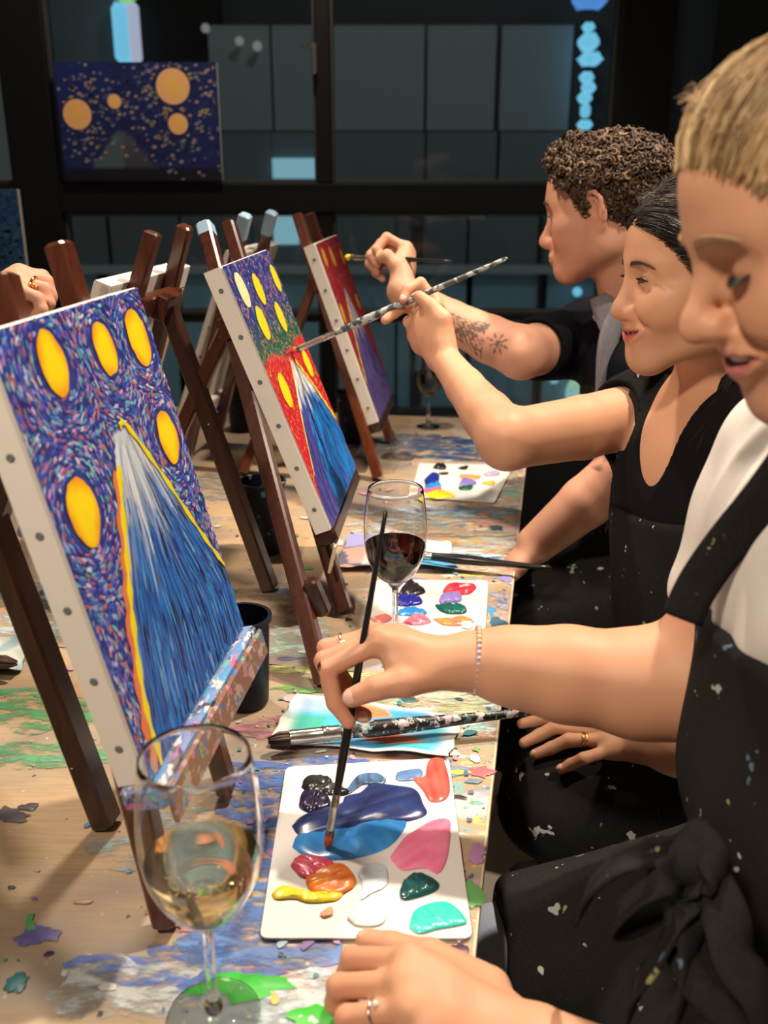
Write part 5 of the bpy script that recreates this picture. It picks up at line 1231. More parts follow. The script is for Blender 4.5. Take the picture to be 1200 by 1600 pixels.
# ------------------------------------------------------------------ the near woman
def near_woman():
    h = Head(P(1062, 522, .60), -1, 25, 2, .98, nose_x=.120, nose_w=.80, nose_z=-.027, brow=.85, crown=-.020, mouth_x=-.004, chin=-.004, lid=-.26, lidlow=.40, smile=.8, mouth_open=.0042, mouth_z=-.0550, mouth_w=1.22, raise_=.003, cheek=1.06, jaw=.95, fold=1.)
    root = person('fair-haired woman nearest us in white top and black apron, dipping a brush', (.36, .64, 0))
    R = rot_frame(radians(5), radians(10)); Ru = rot_frame(radians(5), 0)
    neck, chest, belly, hip = V(.362, .645, 1.20), V(.378, .66, 1.06), V(.386, .65, .89), V(.43, .63, .66)
    RS = [(.115, .155, .15), (.118, .145, .15), (.13, .175, .12)]
    shR, elR, wrR = P(1222, 722, .83), P(1100, 1066, .875), P(735, 1032, .905)
    shL, elL, wrL = V(.36, .475, 1.12), P(1300, 1900, .57), P(842, 1642, .66)
    knees = [V(.13, .53, .60), V(.13, .755, .60)]; feet = [V(.30, .50, .07), V(.30, .77, .07)]
    fr = [[P(594, 1004, .900), P(510, 1046, .898), P(524, 1098, .899), P(545, 1128, .900)], [P(588, 998, .918), P(506, 1032, .920), P(534, 1106, .920), P(570, 1118, .914)],
          [P(585, 994, .936), P(509, 1012, .940), P(520, 1070, .940), P(548, 1098, .932)], [P(596, 996, .952), P(532, 1012, .957), P(530, 1050, .950), P(552, 1076, .945)]]
    th = [P(708, 1046, .896), P(634, 1066, .882), P(590, 1074, .880), P(550, 1090, .886)]
    fl = [[P(642, 1502, .70), P(550, 1497, .738), P(542, 1522, .752), P(566, 1532, .744)], [P(634, 1537, .685), P(529, 1541, .714), P(525, 1567, .726), P(552, 1577, .713)],
          [P(642, 1577, .67), P(542, 1590, .688), P(537, 1617, .698), P(562, 1622, .688)], [P(667, 1622, .66), P(572, 1642, .668), P(562, 1662, .678), P(587, 1662, .678)]]
    tl = [P(765, 1545, .715), P(672, 1494, .742), P(612, 1478, .762), P(572, 1469, .773)]
    S = Sdf(); torso(S, neck, chest, belly, hip, R, RS)
    S.cap(neck, h.w(-.02, 0, -.045), .058, .050, .04); S.cap(V(shR)*.8 + neck*.2, V(shL)*.8 + neck*.2, .042, .042, .04)
    S.cap(shR, elR, .050, .0475, .02).cap(shL, elL, .050, .046, .02)
    S.chain([elR, P(1000, 1068, .885), P(884, 1053, .893), P(802, 1041, .899), wrR], [.050, .0475, .0415, .034, .0285], .03, .02)
    S.chain([elL, P(1040, 1752, .625), wrL], [.046, .042, .029], .03, .02)
    hand(S, wrR, fr, th, .0090, wr=.027, tr=.0118); hand(S, wrL, fl, tl, .0090, wr=.026, tr=.0112)
    legs(S, hip, Ru, knees, feet); h.build(S)
    v, f = S.mesh(.0025); v = smooth_mesh(v, f, 1, .45)
    base = (.58, .295, .175)
    warm = [(q[2], .012, (.62, .24, .16), .35) for q in fr] + [(q[1], .014, (.62, .24, .16), .45) for q in fr] + [(th[3], .014, (.64, .27, .2), .5), (th[2], .012, (.62, .26, .18), .4)] + [(q[1], .014, (.62, .24, .16), .4) for q in fl] + [(q[3], .012, (.62, .24, .17), .5) for q in fr]
    link_mesh('body', v, f, M['skin'], root, True, None, skin_cols(v, base, h, warm, (.50, .13, .13), .75, .45))
    nails(root, [(th[2], th[3], P(540, 1075, .84) - th[3], .0112), (fr[1][2], fr[1][3], V(0, -1, .3), .009), (tl[2], tl[3], V(0, 0, 1), .010)], M['nail'])
    h.surf(v); h.eyeballs(root, (.10, .16, .2), (1, 0, -.5)); h.lashes(root, M['lash'], .008, -.7); h.brows(root, M['brow_blond'], .0008, 170); h.teeth(root)
    # trousers, top, apron
    S = Sdf(); legs(S, hip, Ru, knees, feet, .085, .004); S.ell(hip, V(.135, .18, .12) + .004, R, .04); S.plane((0, 0, .09), (0, 0, -1)); S.plane((0, 0, .74), (0, 0, 1)); S.func(lambda p: .0018*wave(p, 1.3), hip, 9, 'd'); sdf_obj('jeans', S, M['denim'], root, .006)
    S = Sdf(); torso(S, neck, chest, belly, hip, R, RS, .05, .010)
    S.cap(V(shR)*.8 + neck*.2, V(shL)*.8 + neck*.2, .060, .060, .05)
    cR, cL = V(shR)*.44 + V(elR)*.56, V(shL)*.5 + V(elL)*.5
    S.cap(shR, cR, .059, .0575, .03).cap(shL, cL, .066, .064, .04)
    S.plane(cR, nrm(V(elR) - shR)) if False else None
    S.func(lambda p: .0026*np.sin(p[:, 2]*60 + 75*p[:, 1] + 3*np.sin(p[:, 1]*28)) + .0020*wave(p, .9), chest, 9, 'd')
    S.cap(cR + nrm(elR - shR)*.050, elR, .0545, .052, .003, 's'); S.cap(cL + nrm(elL - shL)*.04, elL, .062, .055, .003, 's')
    S.cap(neck + V(0, 0, .03), neck + V(-.03, 0, .16), .070, .075, .008, 's'); S.plane((0, 0, .70), (0, 0, -1)); sdf_obj('white_top', S, M['white_knit'], root, .0035)
    S = Sdf(); torso(S, neck, chest, belly, hip, R, RS, .05, .020)
    S.cap(hip + V(-.02, -.10, .04), knees[0] + V(.02, 0, .02), .105, .090, .06).cap(hip + V(-.02, .10, .04), knees[1] + V(.02, 0, .015), .105, .088, .06).cap((hip + knees[0] + V(0, .1, .06))/2, (hip + knees[1] + V(0, -.1, .06))/2, .08, .08, .06)
    S.plane((.255, .6, 1.035), V(-.10, .0, 1), .006); S.plane(V(.435, 0, 0), V(1, 0, 0), .006); S.plane((.115, 0, 0), (-1, 0, .0), .01)
    S.plane((0, 0, .50), (0, 0, -1), .01)
    for sg in (1, -1): S.plane(V(.375, .655 + sg*.115, 1.03), V(0, sg, .30), .006)
    S.func(lambda p: .0028*wave(p, .7) + .0014*np.sin(p[:, 1]*70 + p[:, 2]*20), chest, 9, 'd')
    ap = sdf_obj('apron', S, M['apron'], root, .0045)
    # straps and the bow of the apron strings
    b = MB(); ribbon(b, [P(1066, 968, .70), P(1092, 912, .695), P(1140, 845, .675), P(1200, 772, .645), P(1260, 690, .62)], .030, V(-.7, .15, .7), .004, 26, fold=.001)
    ribbon(b, [P(1330, 950, .60), P(1290, 850, .58), P(1270, 760, .57), P(1280, 690, .58)], .034, V(.6, -.4, .4), .004, 20, fold=.001); b.build('apron_strap', M['apron'], ap, True)
    b = MB(); D = .66
    for pts, w in (([(1075, 1335, D), (1030, 1330, D-.01), (975, 1345, D-.02), (930, 1385, D-.01), (905, 1432, D+.01)], .020), ([(1080, 1345, D), (1040, 1370, D-.02), (1000, 1400, D-.02), (965, 1440, D-.01), (1000, 1430, D), (1050, 1390, D+.01)], .024),
                   ([(1085, 1350, D), (1070, 1410, D-.02), (1045, 1470, D-.03), (1000, 1540, D-.02), (975, 1610, D-.02)], .030), ([(1090, 1350, D), (1085, 1440, D-.03), (1075, 1530, D-.04), (1050, 1620, D-.04)], .030),
                   ([(1090, 1350, D), (1130, 1420, D-.04), (1150, 1500, D-.06), (1190, 1560, D-.07), (1210, 1640, D-.07)], .030), ([(1075, 1290, D+.01), (1110, 1330, D-.02), (1120, 1380, D-.03), (1095, 1350, D-.01)], .022), ([(1060, 1480, D-.03), (1090, 1540, D-.05), (1140, 1590, D-.06), (1180, 1640, D-.07)], .022)):
        ribbon(b, [P(*q) for q in pts], w, V(.5, .8, .5), .003, 26, fold=.0022)
    v, f = ico(P(1085, 1345, D-.005), (.022, .02, .018), 14, 10); b.add(v, f); b.build('apron_bow', M['apron'], ap, True)
    shoes(root, feet, (-1, 0, 0))
    # jewellery
    b = MB(); c = P(744, 1031, .9045); ax = nrm(P(800, 1041, .899) - wrR); e1 = nrm(np.cross(ax, V(0, 1, 0))); e2 = np.cross(ax, e1); r = np.random.default_rng(2)
    pal = [(.62, .50, .30), (.50, .44, .55), (.55, .35, .42), (.60, .56, .50), (.42, .36, .52), (.62, .45, .36)]
    n = 36
    for k in range(n):
        a = 2*pi*k/n; q = c + ax*.004*sin(a*1.0) + (e1*cos(a)*1.0 + e2*sin(a)*.98)*.0312; vv, ff = ico(q, .0027, 8, 6); b.add(vv, ff, V(pal[int((k/4) % 6)])*r.uniform(.85, 1.15))
    b.build('bead_bracelet', M['bead'], root, True, colors=True)
    def ring(c, ax, rr, m=None):
        b = MB(); e1 = nrm(np.cross(ax, V(.3, .2, 1))); e2 = np.cross(ax, e1); n = 26; tube(b, [V(c) + (e1*cos(2*pi*k/n) + e2*sin(2*pi*k/n))*rr for k in range(n+1)], .0011, 8); o_ = b.build('finger_ring', m or M['ferrule'], root, True); b = MB(); vv, ff = ico(V(c) + nrm(P(600, 900, .5) - V(c))*(rr + .0012), .0026, 10, 8); b.add(vv, ff); b.build('gem', M['teeth'], o_, True)
    ring(fr[2][0]*.35 + fr[2][1]*.65, nrm(fr[2][1] - fr[2][0]), .0102); ring(fl[2][0]*.45 + fl[2][1]*.55, nrm(fl[2][1] - fl[2][0]), .0102)
    # hair swept back
    nA, cA = (.797, 0, -.603), .027
    S = hair_cap(h, .0090, n=nA, c=cA - .005, wob=.0006, extra=lambda S: S.ell(h.w(-.115, 0, .05), (.035, .035, .035), None, .02)); sdf_obj('hair_base', S, M['hair_base_blond'], root, .004)
    r = np.random.default_rng(8); b = MB(); paths = []; cols = []
    tones = [(.50, .34, .17), (.36, .22, .11), (.62, .46, .26), (.24, .14, .07)]
    paths = hair_flow(h, nA, cA, -.06, 4200, lambda d: V(-.9, d[1]*.15, .42), r, (.0105, .0155), (.40, .80), .06, .0008)
    for q in paths: k = .5 + .5*sin(h.loc(q[2])[1]*230 + h.loc(q[2])[2]*60); cols.append(tint(V(tones[r.choice(4, p=[.4, .25, .25, .1])])*(.7 + .5*k), r, .12))
    strands(b, paths, .00060, cols, 3, 8)
    for i in range(26):                                      # small flyaway curls at the hairline
        t = r.uniform(-.4, 1); p0 = scalp(h, V(.75 - .3*t*t, t*.8, .68 - .4*t), .012); n_ = nrm(p0 - h.c); s_ = nrm(np.cross(n_, r.normal(0, 1, 3))); k = r.uniform(.003, .008); L = r.uniform(.006, .016)
        strands(b, [[p0 + n_*L*u + (s_*cos(u*7) + np.cross(n_, s_)*sin(u*7))*k*u for u in np.linspace(0, 1, 8)]], .0003, [tint((.45, .3, .16), r)], 3, 14)
    b.build('hair', M['hair_blond'], root, True, colors=True)
    brush('thin black brush held upright by the bracelet hand, dipped in blue paint', T(512, 1322, TABLE_Z + .0095), P(603, 797, .889), .0040, .034, .017, 'handle', .0038, paint='brush_red', group='brushes in use')
    stool('black round stool under the near woman', (.48, .64), .515)
    return root

# ------------------------------------------------------------------ the middle woman
def middle_woman():
    h = Head(P(955, 486, 1.13), 5, 5, 2, .97, eye_x=.0745, nose_x=.1150, nose_w=1.0, nose_z=-.031, lid=.30, lidlow=.14, smile=1.1, mouth_open=.0022, mouth_z=-.0585, mouth_x=-.004, chin=-.002, eye_z=.004, eye_y=.029, cheek=1.12, jaw=1.0, brow=.85, lips=.86, mouth_w=1.08, raise_=.005, fold=.7)
    root = person('smiling dark-haired woman in black V-neck and apron painting with arm raised', (.44, 1.15, 0))
    R = rot_frame(radians(24), radians(4)); Ru = rot_frame(radians(10), 0)
    neck, chest, belly, hip = V(.425, 1.215, 1.10), V(.435, 1.20, .97), V(.445, 1.18, .81), V(.49, 1.14, .64)
    RS = [(.108, .145, .145), (.108, .130, .15), (.125, .165, .12)]
    shR, elR, wrR = P(1030, 640, 1.36), P(793, 687, 1.21), P(690, 556, 1.36)
    shL, elL, wrL = P(1200, 690, 1.09), P(1190, 1120, 1.18), T(992, 1158, .705)
    knees = [V(.228, 1.05, .585), V(.215, 1.23, .585)]; feet = [V(.47, 1.05, .07), V(.47, 1.25, .07)]
    fr = [[P(680, 472, 1.385), P(657, 442, 1.382), P(637, 452, 1.374), P(630, 468, 1.370)], [P(667, 478, 1.398), P(633, 478, 1.396), P(616, 489, 1.388), P(602, 500, 1.382)],
          [P(660, 492, 1.412), P(638, 503, 1.412), P(648, 522, 1.402), P(664, 524, 1.392)], [P(658, 508, 1.418), P(644, 526, 1.412), P(656, 540, 1.402), P(668, 538, 1.394)]]
    th = [P(691, 530, 1.352), P(692, 499, 1.347), P(674, 478, 1.353), P(655, 463, 1.360)]
    zz = [.696, .697, .684, .676]
    fl = [[T(950, 1133, .700), T(862, 1121, zz[1]), T(838, 1126, zz[2]), T(815, 1131, zz[3])], [T(946, 1144, .702), T(868, 1136, zz[1]), T(843, 1149, zz[2]), T(819, 1161, zz[3])], [T(950, 1157, .702), T(889, 1156, zz[1]), T(861, 1169, zz[2]), T(836, 1179, zz[3])], [T(955, 1172, .698), T(912, 1185, zz[1]-.004), T(892, 1194, zz[2]-.004), T(877, 1202, zz[3]-.004)]]
    tl = [T(990, 1138, .70), T(955, 1118, .695), T(925, 1110, .69), T(898, 1106, .68)]
    S = Sdf(); torso(S, neck, chest, belly, hip, R, RS)
    S.cap(neck, h.w(-.02, 0, -.045), .052, .047, .035); S.cap(V(shR)*.75 + neck*.25, V(shL)*.75 + neck*.25, .038, .038, .035)
    S.chain([shR, P(910, 668, 1.285), elR], [.045, .0425, .0375], .015, .006); S.cap(shL, elL, .046, .040, .02)
    S.chain([elR, P(762, 650, 1.25), P(727, 605, 1.31), wrR], [.0370, .0335, .0265, .0205], .012, .006); S.chain([elL, T(1060, 1160, .73), wrL], [.042, .036, .025], .03, .02)
    hand(S, wrR, fr, th, .0082, wr=.022, tr=.0104); S.ell(P(664, 518, 1.386), (.022, .020, .034), None, .02); S.ell(P(680, 525, 1.366), (.017, .018, .030), None, .02); hand(S, wrL, fl, tl, .0088, wr=.023, tr=.0100)
    legs(S, hip, Ru, knees, feet); h.build(S)
    # philtrum-to-cheek smile folds
    v, f = S.mesh(.0023); v = smooth_mesh(v, f, 1, .4); base = (.575, .300, .178)
    warm = [(q[3], .011, (.66, .25, .17), .55) for q in fr + fl] + [(q[1], .011, (.60, .25, .15), .35) for q in fr + fl] + [(th[3], .012, (.66, .27, .18), .5)]
    link_mesh('body', v, f, M['skin'], root, True, None, skin_cols(v, base, h, warm, (.55, .12, .11), .9, .3))
    nails(root, [(q[2], q[3], V(0, 0, 1), .0076) for q in fl] + [(fr[0][2], fr[0][3], V(-.3, -1, .1), .0080), (th[2], th[3], V(-.2, -1, .3), .0088)], M['nail'])
    h.surf(v); h.eyeballs(root, (.03, .015, .01), (1, .0, -.12)); h.lashes(root, M['lash'], .0048, -.25); h.brows(root, M['brow_dark'], .0006, 170); h.teeth(root)
    b = MB(); ax = nrm(fl[2][1] - fl[2][0]); c = fl[2][0]*.42 + fl[2][1]*.58; e1 = nrm(np.cross(ax, V(0, 0, 1))); e2 = np.cross(ax, e1)
    for o in (-.0022, .0022): tube(b, [c + ax*o + (e1*cos(2*pi*k/26) + e2*sin(2*pi*k/26))*.0096 for k in range(27)], .0014, 8)
    vv, ff = ico(c + V(0, 0, .0105), .0026, 10, 8); b.add(vv, ff); b.build('finger_ring', M['gold'], root, True)
    # clothes
    S = Sdf(); legs(S, hip, Ru, knees, feet, .085, .004); S.ell(hip, V(.125, .165, .12) + .006, R, .04); S.plane((0, 0, .09), (0, 0, -1)); S.plane((0, 0, .73), (0, 0, 1)); sdf_obj('trousers', S, M['dark_trouser'], root, .006)
    S = Sdf(); torso(S, neck, chest, belly, hip, R, RS, .05, .009); S.cap(V(shR)*.75 + neck*.25, V(shL)*.75 + neck*.25, .054, .054, .05)
    cR = V(shR)*.80 + V(elR)*.20; cL = V(shL)*.6 + V(elL)*.4; S.cap(shR, cR, .061, .060, .035).cap(shL, cL, .061, .058, .035)
    S.func(lambda p: .0022*wave(p, 1.1), chest, 9, 'd'); S.cap(cR + nrm(elR - shR)*.058, elR, .058, .052, .002, 's'); S.cap(cL + nrm(elL - shL)*.055, elL, .060, .052, .002, 's')
    S.cap(neck + V(0, 0, .035), neck + V(0, 0, .2), .066, .07, .01, 's')
    fwd, lft = R[:, 0], R[:, 1]; vb = chest + fwd*.115 + V(0, 0, .02)            # V opening
    S.cap(vb + fwd*.01, neck + fwd*.055 + lft*.055 + V(0, 0, .045), .012, .030, .004, 's'); S.cap(vb + fwd*.01, neck + fwd*.055 - lft*.055 + V(0, 0, .045), .012, .030, .004, 's'); S.cap(vb + fwd*.012 + V(0, 0, .02), neck + fwd*.07 + V(0, 0, .05), .016, .055, .004, 's')
    S.plane((0, 0, .70), (0, 0, -1)); sdf_obj('black_top', S, M['black_knit'], root, .0035)
    S = Sdf(); torso(S, neck, chest, belly, hip, R, RS, .05, .019)
    S.cap(hip + V(-.02, -.09, .02), knees[0] + V(.0, 0, .01), .095, .083, .06).cap(hip + V(-.02, .09, .02), knees[1] + V(.0, 0, .01), .095, .082, .06).cap((hip + knees[0])/2 + V(0, .05, .02), (hip + knees[1])/2 - V(0, .05, -.02), .07, .07, .05)
    S.plane((.33, 1.15, .945), V(-.1, .1, 1), .005); S.plane(chest + V(.10, 0, 0), R[:, 0]*-1, .006) ; S.plane((0, 0, .46), (0, 0, -1), .01)
    for sg in (1, -1): S.plane(chest + lft*sg*.118 + V(0, 0, .02), lft*sg + V(0, 0, .30), .006)
    S.func(lambda p: .0026*wave(p, .75) + .0016*np.sin(p[:, 1]*60 + p[:, 2]*25 + p[:, 0]*30), chest, 9, 'd'); ap = sdf_obj('apron', S, M['apron'], root, .0045)
    b = MB(); top = chest + fwd*.116 + V(0, 0, -.035)
    for sg in (1, -1): ribbon(b, [top + lft*sg*.075 - fwd*.02, top + lft*sg*.078 - fwd*.025 + V(0, 0, .06), neck + lft*sg*.075 + fwd*.045 + V(0, 0, .035), neck + lft*sg*.055 - fwd*.03 + V(0, 0, .06)], .030, lft, .003, 20, fold=.001)
    b.build('apron_strap', M['apron'], ap, True); shoes(root, feet, (-1, 0, 0))
    # smooth black hair combed behind the ear, falling at the nape
    nB, cB = (.797, 0, -.603), .026
    S = hair_cap(h, .0105, n=nB, c=cB - .004, low=-.075, wob=.0005, extra=lambda S: (S.cap(h.w(-.05, .03, -.02), h.w(-.055, .035, -.09), .045, .032, .03), S.cap(h.w(-.05, -.03, -.02), h.w(-.055, -.03, -.09), .045, .03, .03)))
    S.ops = [o for o in S.ops]; sdf_obj('hair_base', S, M['hair_base_black'], root, .004)
    r = np.random.default_rng(18); b = MB(); paths = []; cols = []
    blk = [(.018, .012, .010), (.035, .024, .018), (.010, .008, .008), (.06, .042, .032)]
    paths = hair_flow(h, nB, cB, -.07, 6500, lambda d: V(-.78, .55*np.sign(d[1]) if d[2] < .9 else 0, -.45), r, (.0115, .0155), (.45, .9), .08, .0004)
    cols = [tint(blk[r.choice(4, p=[.4, .33, .2, .07])], r, .2) for _ in paths]
    for i in range(650):                                      # lengths hanging behind the neck, some over the shoulder
        sg = 1 if r.random() < .7 else -1; a = r.uniform(-.02, .03); p0 = h.w(-.05 + a, sg*(.045 + r.uniform(-.015, .02)), -.03 + r.normal(0, .01)); e = r.normal(0, .012, 3)
        q = [p0, h.w(-.06 + a, sg*.055, -.085) + e*.4, h.w(-.055 + a, sg*.055, -.14) + e*.8, h.w(-.03 + a*1.4, sg*.062 + r.normal(0, .008), -.19 + r.normal(0, .015)) + e]; paths.append(q); cols.append(tint(blk[r.choice(4, p=[.45, .35, .15, .05])], r, .2))
    for i in range(70):                                      # stray hairs at hairline and over the front of the shirt
        if i < 70: t = r.uniform(-.5, .9); p0 = scalp(h, V(.80 - .5*t*t, t*.9, .64 - .55*t*t), .011); o = h.R @ V(.010, .002, r.uniform(.0, .012)); q = [p0 - o*.8, p0 + o*.2 + r.normal(0, .002, 3), p0 + o*.9 + r.normal(0, .003, 3)]
        else: p0 = h.w(-.02, -.05, -.10); q = [p0, p0 + h.R @ V(.03, .0, -.04), p0 + h.R @ V(.055 + r.normal(0, .01), .01, -.08 + r.normal(0, .01)), p0 + h.R @ V(.05 + r.normal(0, .015), .02 + r.normal(0, .01), -.13)]
        paths.append(q); cols.append(tint(blk[1], r, .2))
    strands(b, paths, .00045, cols, 3, 8); b.build('hair', M['hair_black'], root, True, colors=True)
    pl = Plane(POSES[1]); tip = pl.hit(457, 549, .0025)
    brush('long grey-speckled brush in the raised hand, its red tip on the second canvas', tip, P(793, 403, 1.325), .0056, .060, .014, 'caked_grey', .0046, paint='brush_red', group='brushes in use')
    stool('black round stool under the middle woman', (.52, 1.15), .51)

# ------------------------------------------------------------------ the man
def curly_man():
    h = Head(P(842, 379, 1.63), -26, 11, 0, crown=-.020, nose_x=.120, nose_w=.80, mouth_x=-.003, lid=.30, lidlow=.25, smile=0., mouth_z=-.064, jaw=1.10, brow=1.25, chin=.004, cheek=.90, lips=1.15)
    root = person('man with brown curls and a tattooed forearm in black tee, farthest of the painters', (.45, 1.68, 0))
    R = rot_frame(radians(-8), radians(8)); Ru = rot_frame(0, 0)
    neck, chest, belly, hip = V(.440, 1.675, 1.135), V(.492, 1.69, .98), V(.525, 1.69, .82), V(.56, 1.69, .64)
    RS = [(.120, .175, .155), (.115, .155, .15), (.13, .17, .12)]
    shR, elR, wrR = P(915, 530, 1.84), P(815, 551, 1.60), P(627, 455, 1.72)
    shL, elL, wrL = P(1015, 600, 1.56), P(975, 738, 1.55), P(838, 850, 1.60)
    knees = [V(.27, 1.59, .585), V(.27, 1.80, .585)]; feet = [V(.45, 1.57, .07), V(.45, 1.82, .07)]
    fr = [[P(634, 388, 1.745), P(604, 371, 1.735), P(588, 390, 1.730), P(598, 405, 1.730)], [P(638, 397, 1.760), P(596, 380, 1.755), P(579, 399, 1.750), P(589, 413, 1.745)], [P(638, 409, 1.772), P(591, 396, 1.770), P(577, 412, 1.765), P(589, 425, 1.756)], [P(635, 421, 1.778), P(598, 411, 1.780), P(586, 426, 1.776), P(598, 436, 1.765)]]
    th = [P(630, 432, 1.722), P(618, 414, 1.716), P(605, 400, 1.716), P(594, 403, 1.722)]
    fl = [[P(800, 880, 1.615), P(780, 900, 1.62), P(776, 915, 1.62), P(780, 925, 1.61)], [P(798, 886, 1.60), P(776, 905, 1.60), P(770, 920, 1.60), P(776, 930, 1.60)], [P(798, 892, 1.585), P(776, 910, 1.585), P(770, 925, 1.585), P(776, 935, 1.585)], [P(800, 898, 1.57), P(782, 914, 1.57), P(776, 926, 1.57), P(782, 936, 1.57)]]
    tl = [P(826, 862, 1.62), P(812, 880, 1.63), P(800, 895, 1.635), P(792, 908, 1.635)]
    S = Sdf(); torso(S, neck, chest, belly, hip, R, RS); S.cap(neck, h.w(-.022, 0, -.045), .062, .058, .04); S.cap(V(shR)*.75 + neck*.25, V(shL)*.75 + neck*.25, .055, .055, .06)
    S.cap(shR, elR, .054, .043, .02).cap(shL, elL, .054, .047, .02)
    S.chain([elR, P(765, 530, 1.64), P(705, 500, 1.68), wrR], [.0425, .0405, .034, .0265], .012, .006); S.chain([elL, P(915, 785, 1.57), wrL], [.047, .043, .033], .012, .006)
    hand(S, wrR, fr, th, .0092, wr=.028, tr=.0118); hand(S, wrL, fl, tl, .0092, wr=.028, tr=.0115); legs(S, hip, Ru, knees, feet, .088); h.build(S)
    v, f = S.mesh(.0028); v = smooth_mesh(v, f, 1, .4); base = (.56, .285, .185)
    a0, a1 = V(elR), V(wrR); ax = nrm(a1 - a0); La = np.linalg.norm(a1 - a0); b0, b1 = V(elL), V(wrL)
    def tattoo(v, c):
        q = v - a0; t = q @ ax/La; ang = np.arctan2((q - np.outer(q @ ax, ax)) @ nrm(np.cross(ax, V(0, 1, 0))), (q - np.outer(q @ ax, ax)) @ V(0, -1, 0)); near = np.linalg.norm(q - np.outer(np.clip(q @ ax, 0, La), ax), axis=1) < .062
        m = np.zeros(len(v)); n1 = np.sin(t*60 + 3*np.sin(ang*7)) * np.sin(ang*11 + 2*np.sin(t*40)) + .4*np.sin(t*130 + ang*19)
        # leafy band on the upper side, darker scroll below
        m += ((t > .20) & (t < .82) & (np.abs(ang - .70 - .15*np.sin(t*14)) < .50)) * np.clip(n1*1.3 + .55, 0, 1)*.8
        m += ((t > .23) & (t < .82) & (np.abs(ang + .30 + .2*np.sin(t*9)) < .36)) * np.clip(n1 + .9, 0, 1)*.9
        # eight pointed star of fine lines
        x, y = (t - .105)*La, (ang + .02)*.042; rr = np.hypot(x, y); aa = np.arctan2(y, x)
        m += (rr < .025)*(np.abs(np.sin(4*aa))*rr < .0040)*.8 + ((np.abs(rr - .017) < .0022) & (np.cos(8*aa) > .2))*.75
        m = np.clip(m, 0, .85)*near*(t > -.02); q2 = v - b0; d2 = np.linalg.norm(q2 - V(.0, .0, .035), axis=1); m2 = (d2 < .075)*np.clip(np.sin(v[:, 0]*190)*np.sin(v[:, 2]*160 + v[:, 1]*90) + .2, 0, 1)*.7*(q2[:, 2] > .01); m = np.maximum(m, m2)[:, None]
        return c*(1-m) + V(.045, .05, .045)*m
    warm = [(q[1], .013, (.58, .22, .16), .5) for q in fr] + [(q[3], .012, (.58, .22, .16), .4) for q in fr] + [(elL, .05, (.55, .22, .16), .35)]
    link_mesh('body', v, f, M['skin'], root, True, None, skin_cols(v, base, h, warm, (.48, .16, .13), .6, .55, tattoo))
    h.surf(v); h.eyeballs(root, (.08, .10, .10), (1, 0, -.15)); h.lashes(root, M['lash'], .005); h.brows(root, M['brow_dark'], .0008, 190)
    S = Sdf(); legs(S, hip, Ru, knees, feet, .090, .005); S.ell(hip, V(.13, .17, .12) + .006, R, .04); S.plane((0, 0, .09), (0, 0, -1)); S.plane((0, 0, .74), (0, 0, 1)); sdf_obj('trousers', S, M['dark_trouser'], root, .007)
    S = Sdf(); torso(S, neck, chest, belly, hip, R, RS, .05, .010); S.cap(V(shR)*.75 + neck*.25, V(shL)*.75 + neck*.25, .066, .066, .06)
    cR = V(shR)*.28 + V(elR)*.72; cL = V(shL)*.5 + V(elL)*.5; S.cap(shR, cR, .064, .060, .03).cap(shL, cL, .064, .062, .03); S.func(lambda p: .0026*wave(p, .9), chest, 9, 'd')
    S.cap(cR + nrm(elR - shR)*.056, elR, .057, .056, .002, 's'); S.cap(cL + nrm(elL - shL)*.058, elL, .060, .058, .002, 's'); S.cap(neck + V(0, 0, .05), h.w(-.022, 0, -.04), .070, .066, .008, 's'); S.plane((0, 0, .70), (0, 0, -1)); sdf_obj('black_tee', S, M['navy_knit'], root, .0045)
    S = Sdf(); torso(S, neck, chest, belly, hip, R, RS, .05, .019); S.cap(hip + V(-.02, -.1, .02), knees[0], .10, .088, .06).cap(hip + V(-.02, .1, .02), knees[1], .10, .088, .06).cap((hip + knees[0])/2 + V(0, .05, .02), (hip + knees[1])/2 - V(0, .05, -.02), .08, .08, .05)
    S.plane((0, 0, 1.0), V(-.1, 0, 1), .005); S.plane(chest + V(.09, 0, 0), V(1, 0, 0), .006); S.plane((0, 0, .40), (0, 0, -1), .01)
    for sg in (1, -1): S.plane(chest + V(0, sg*.125, .02), V(0, sg, .3), .006)
    S.func(lambda p: .0026*wave(p, .75), chest, 9, 'd'); ap = sdf_obj('apron', S, M['apron'], root, .006)
    b = MB(); ribbon(b, [P(938, 462, 1.60), P(946, 492, 1.585), P(962, 525, 1.575), P(975, 540, 1.575)], .036, V(.6, .2, .7), .004, 18, fold=.001); b.build('apron_strap', M['strap_grey'], ap, True)
    b = MB(); ribbon(b, [P(966, 492, 1.56), P(954, 520, 1.555), P(948, 552, 1.555), P(946, 600, 1.565), P(944, 640, 1.575)], .034, V(.9, .3, .2), .004, 18, fold=.001); b.build('strap_flap', M['strap_grey'], ap, True)
    shoes(root, feet, (-1, 0, 0))
    # tight curls
    S = hair_cap(h, .009, n=(.86, 0, -.51), c=.020, low=-.055, extra=lambda S: (S.ell(h.w(.02, 0, .050), (.071, .073, .048), h.R, .03), S.ell(h.w(.004, .09, -.012), (.026, .04, .040), h.R, .01, 's'), S.ell(h.w(.004, -.09, -.012), (.026, .04, .040), h.R, .01, 's'))); sdf_obj('hair_base', S, M['hair_base_brown'], root, .005)
    r = np.random.default_rng(28); b = MB(); pal = [(.055, .030, .017), (.08, .046, .025), (.032, .018, .011), (.14, .085, .048)]
    n_ = 0
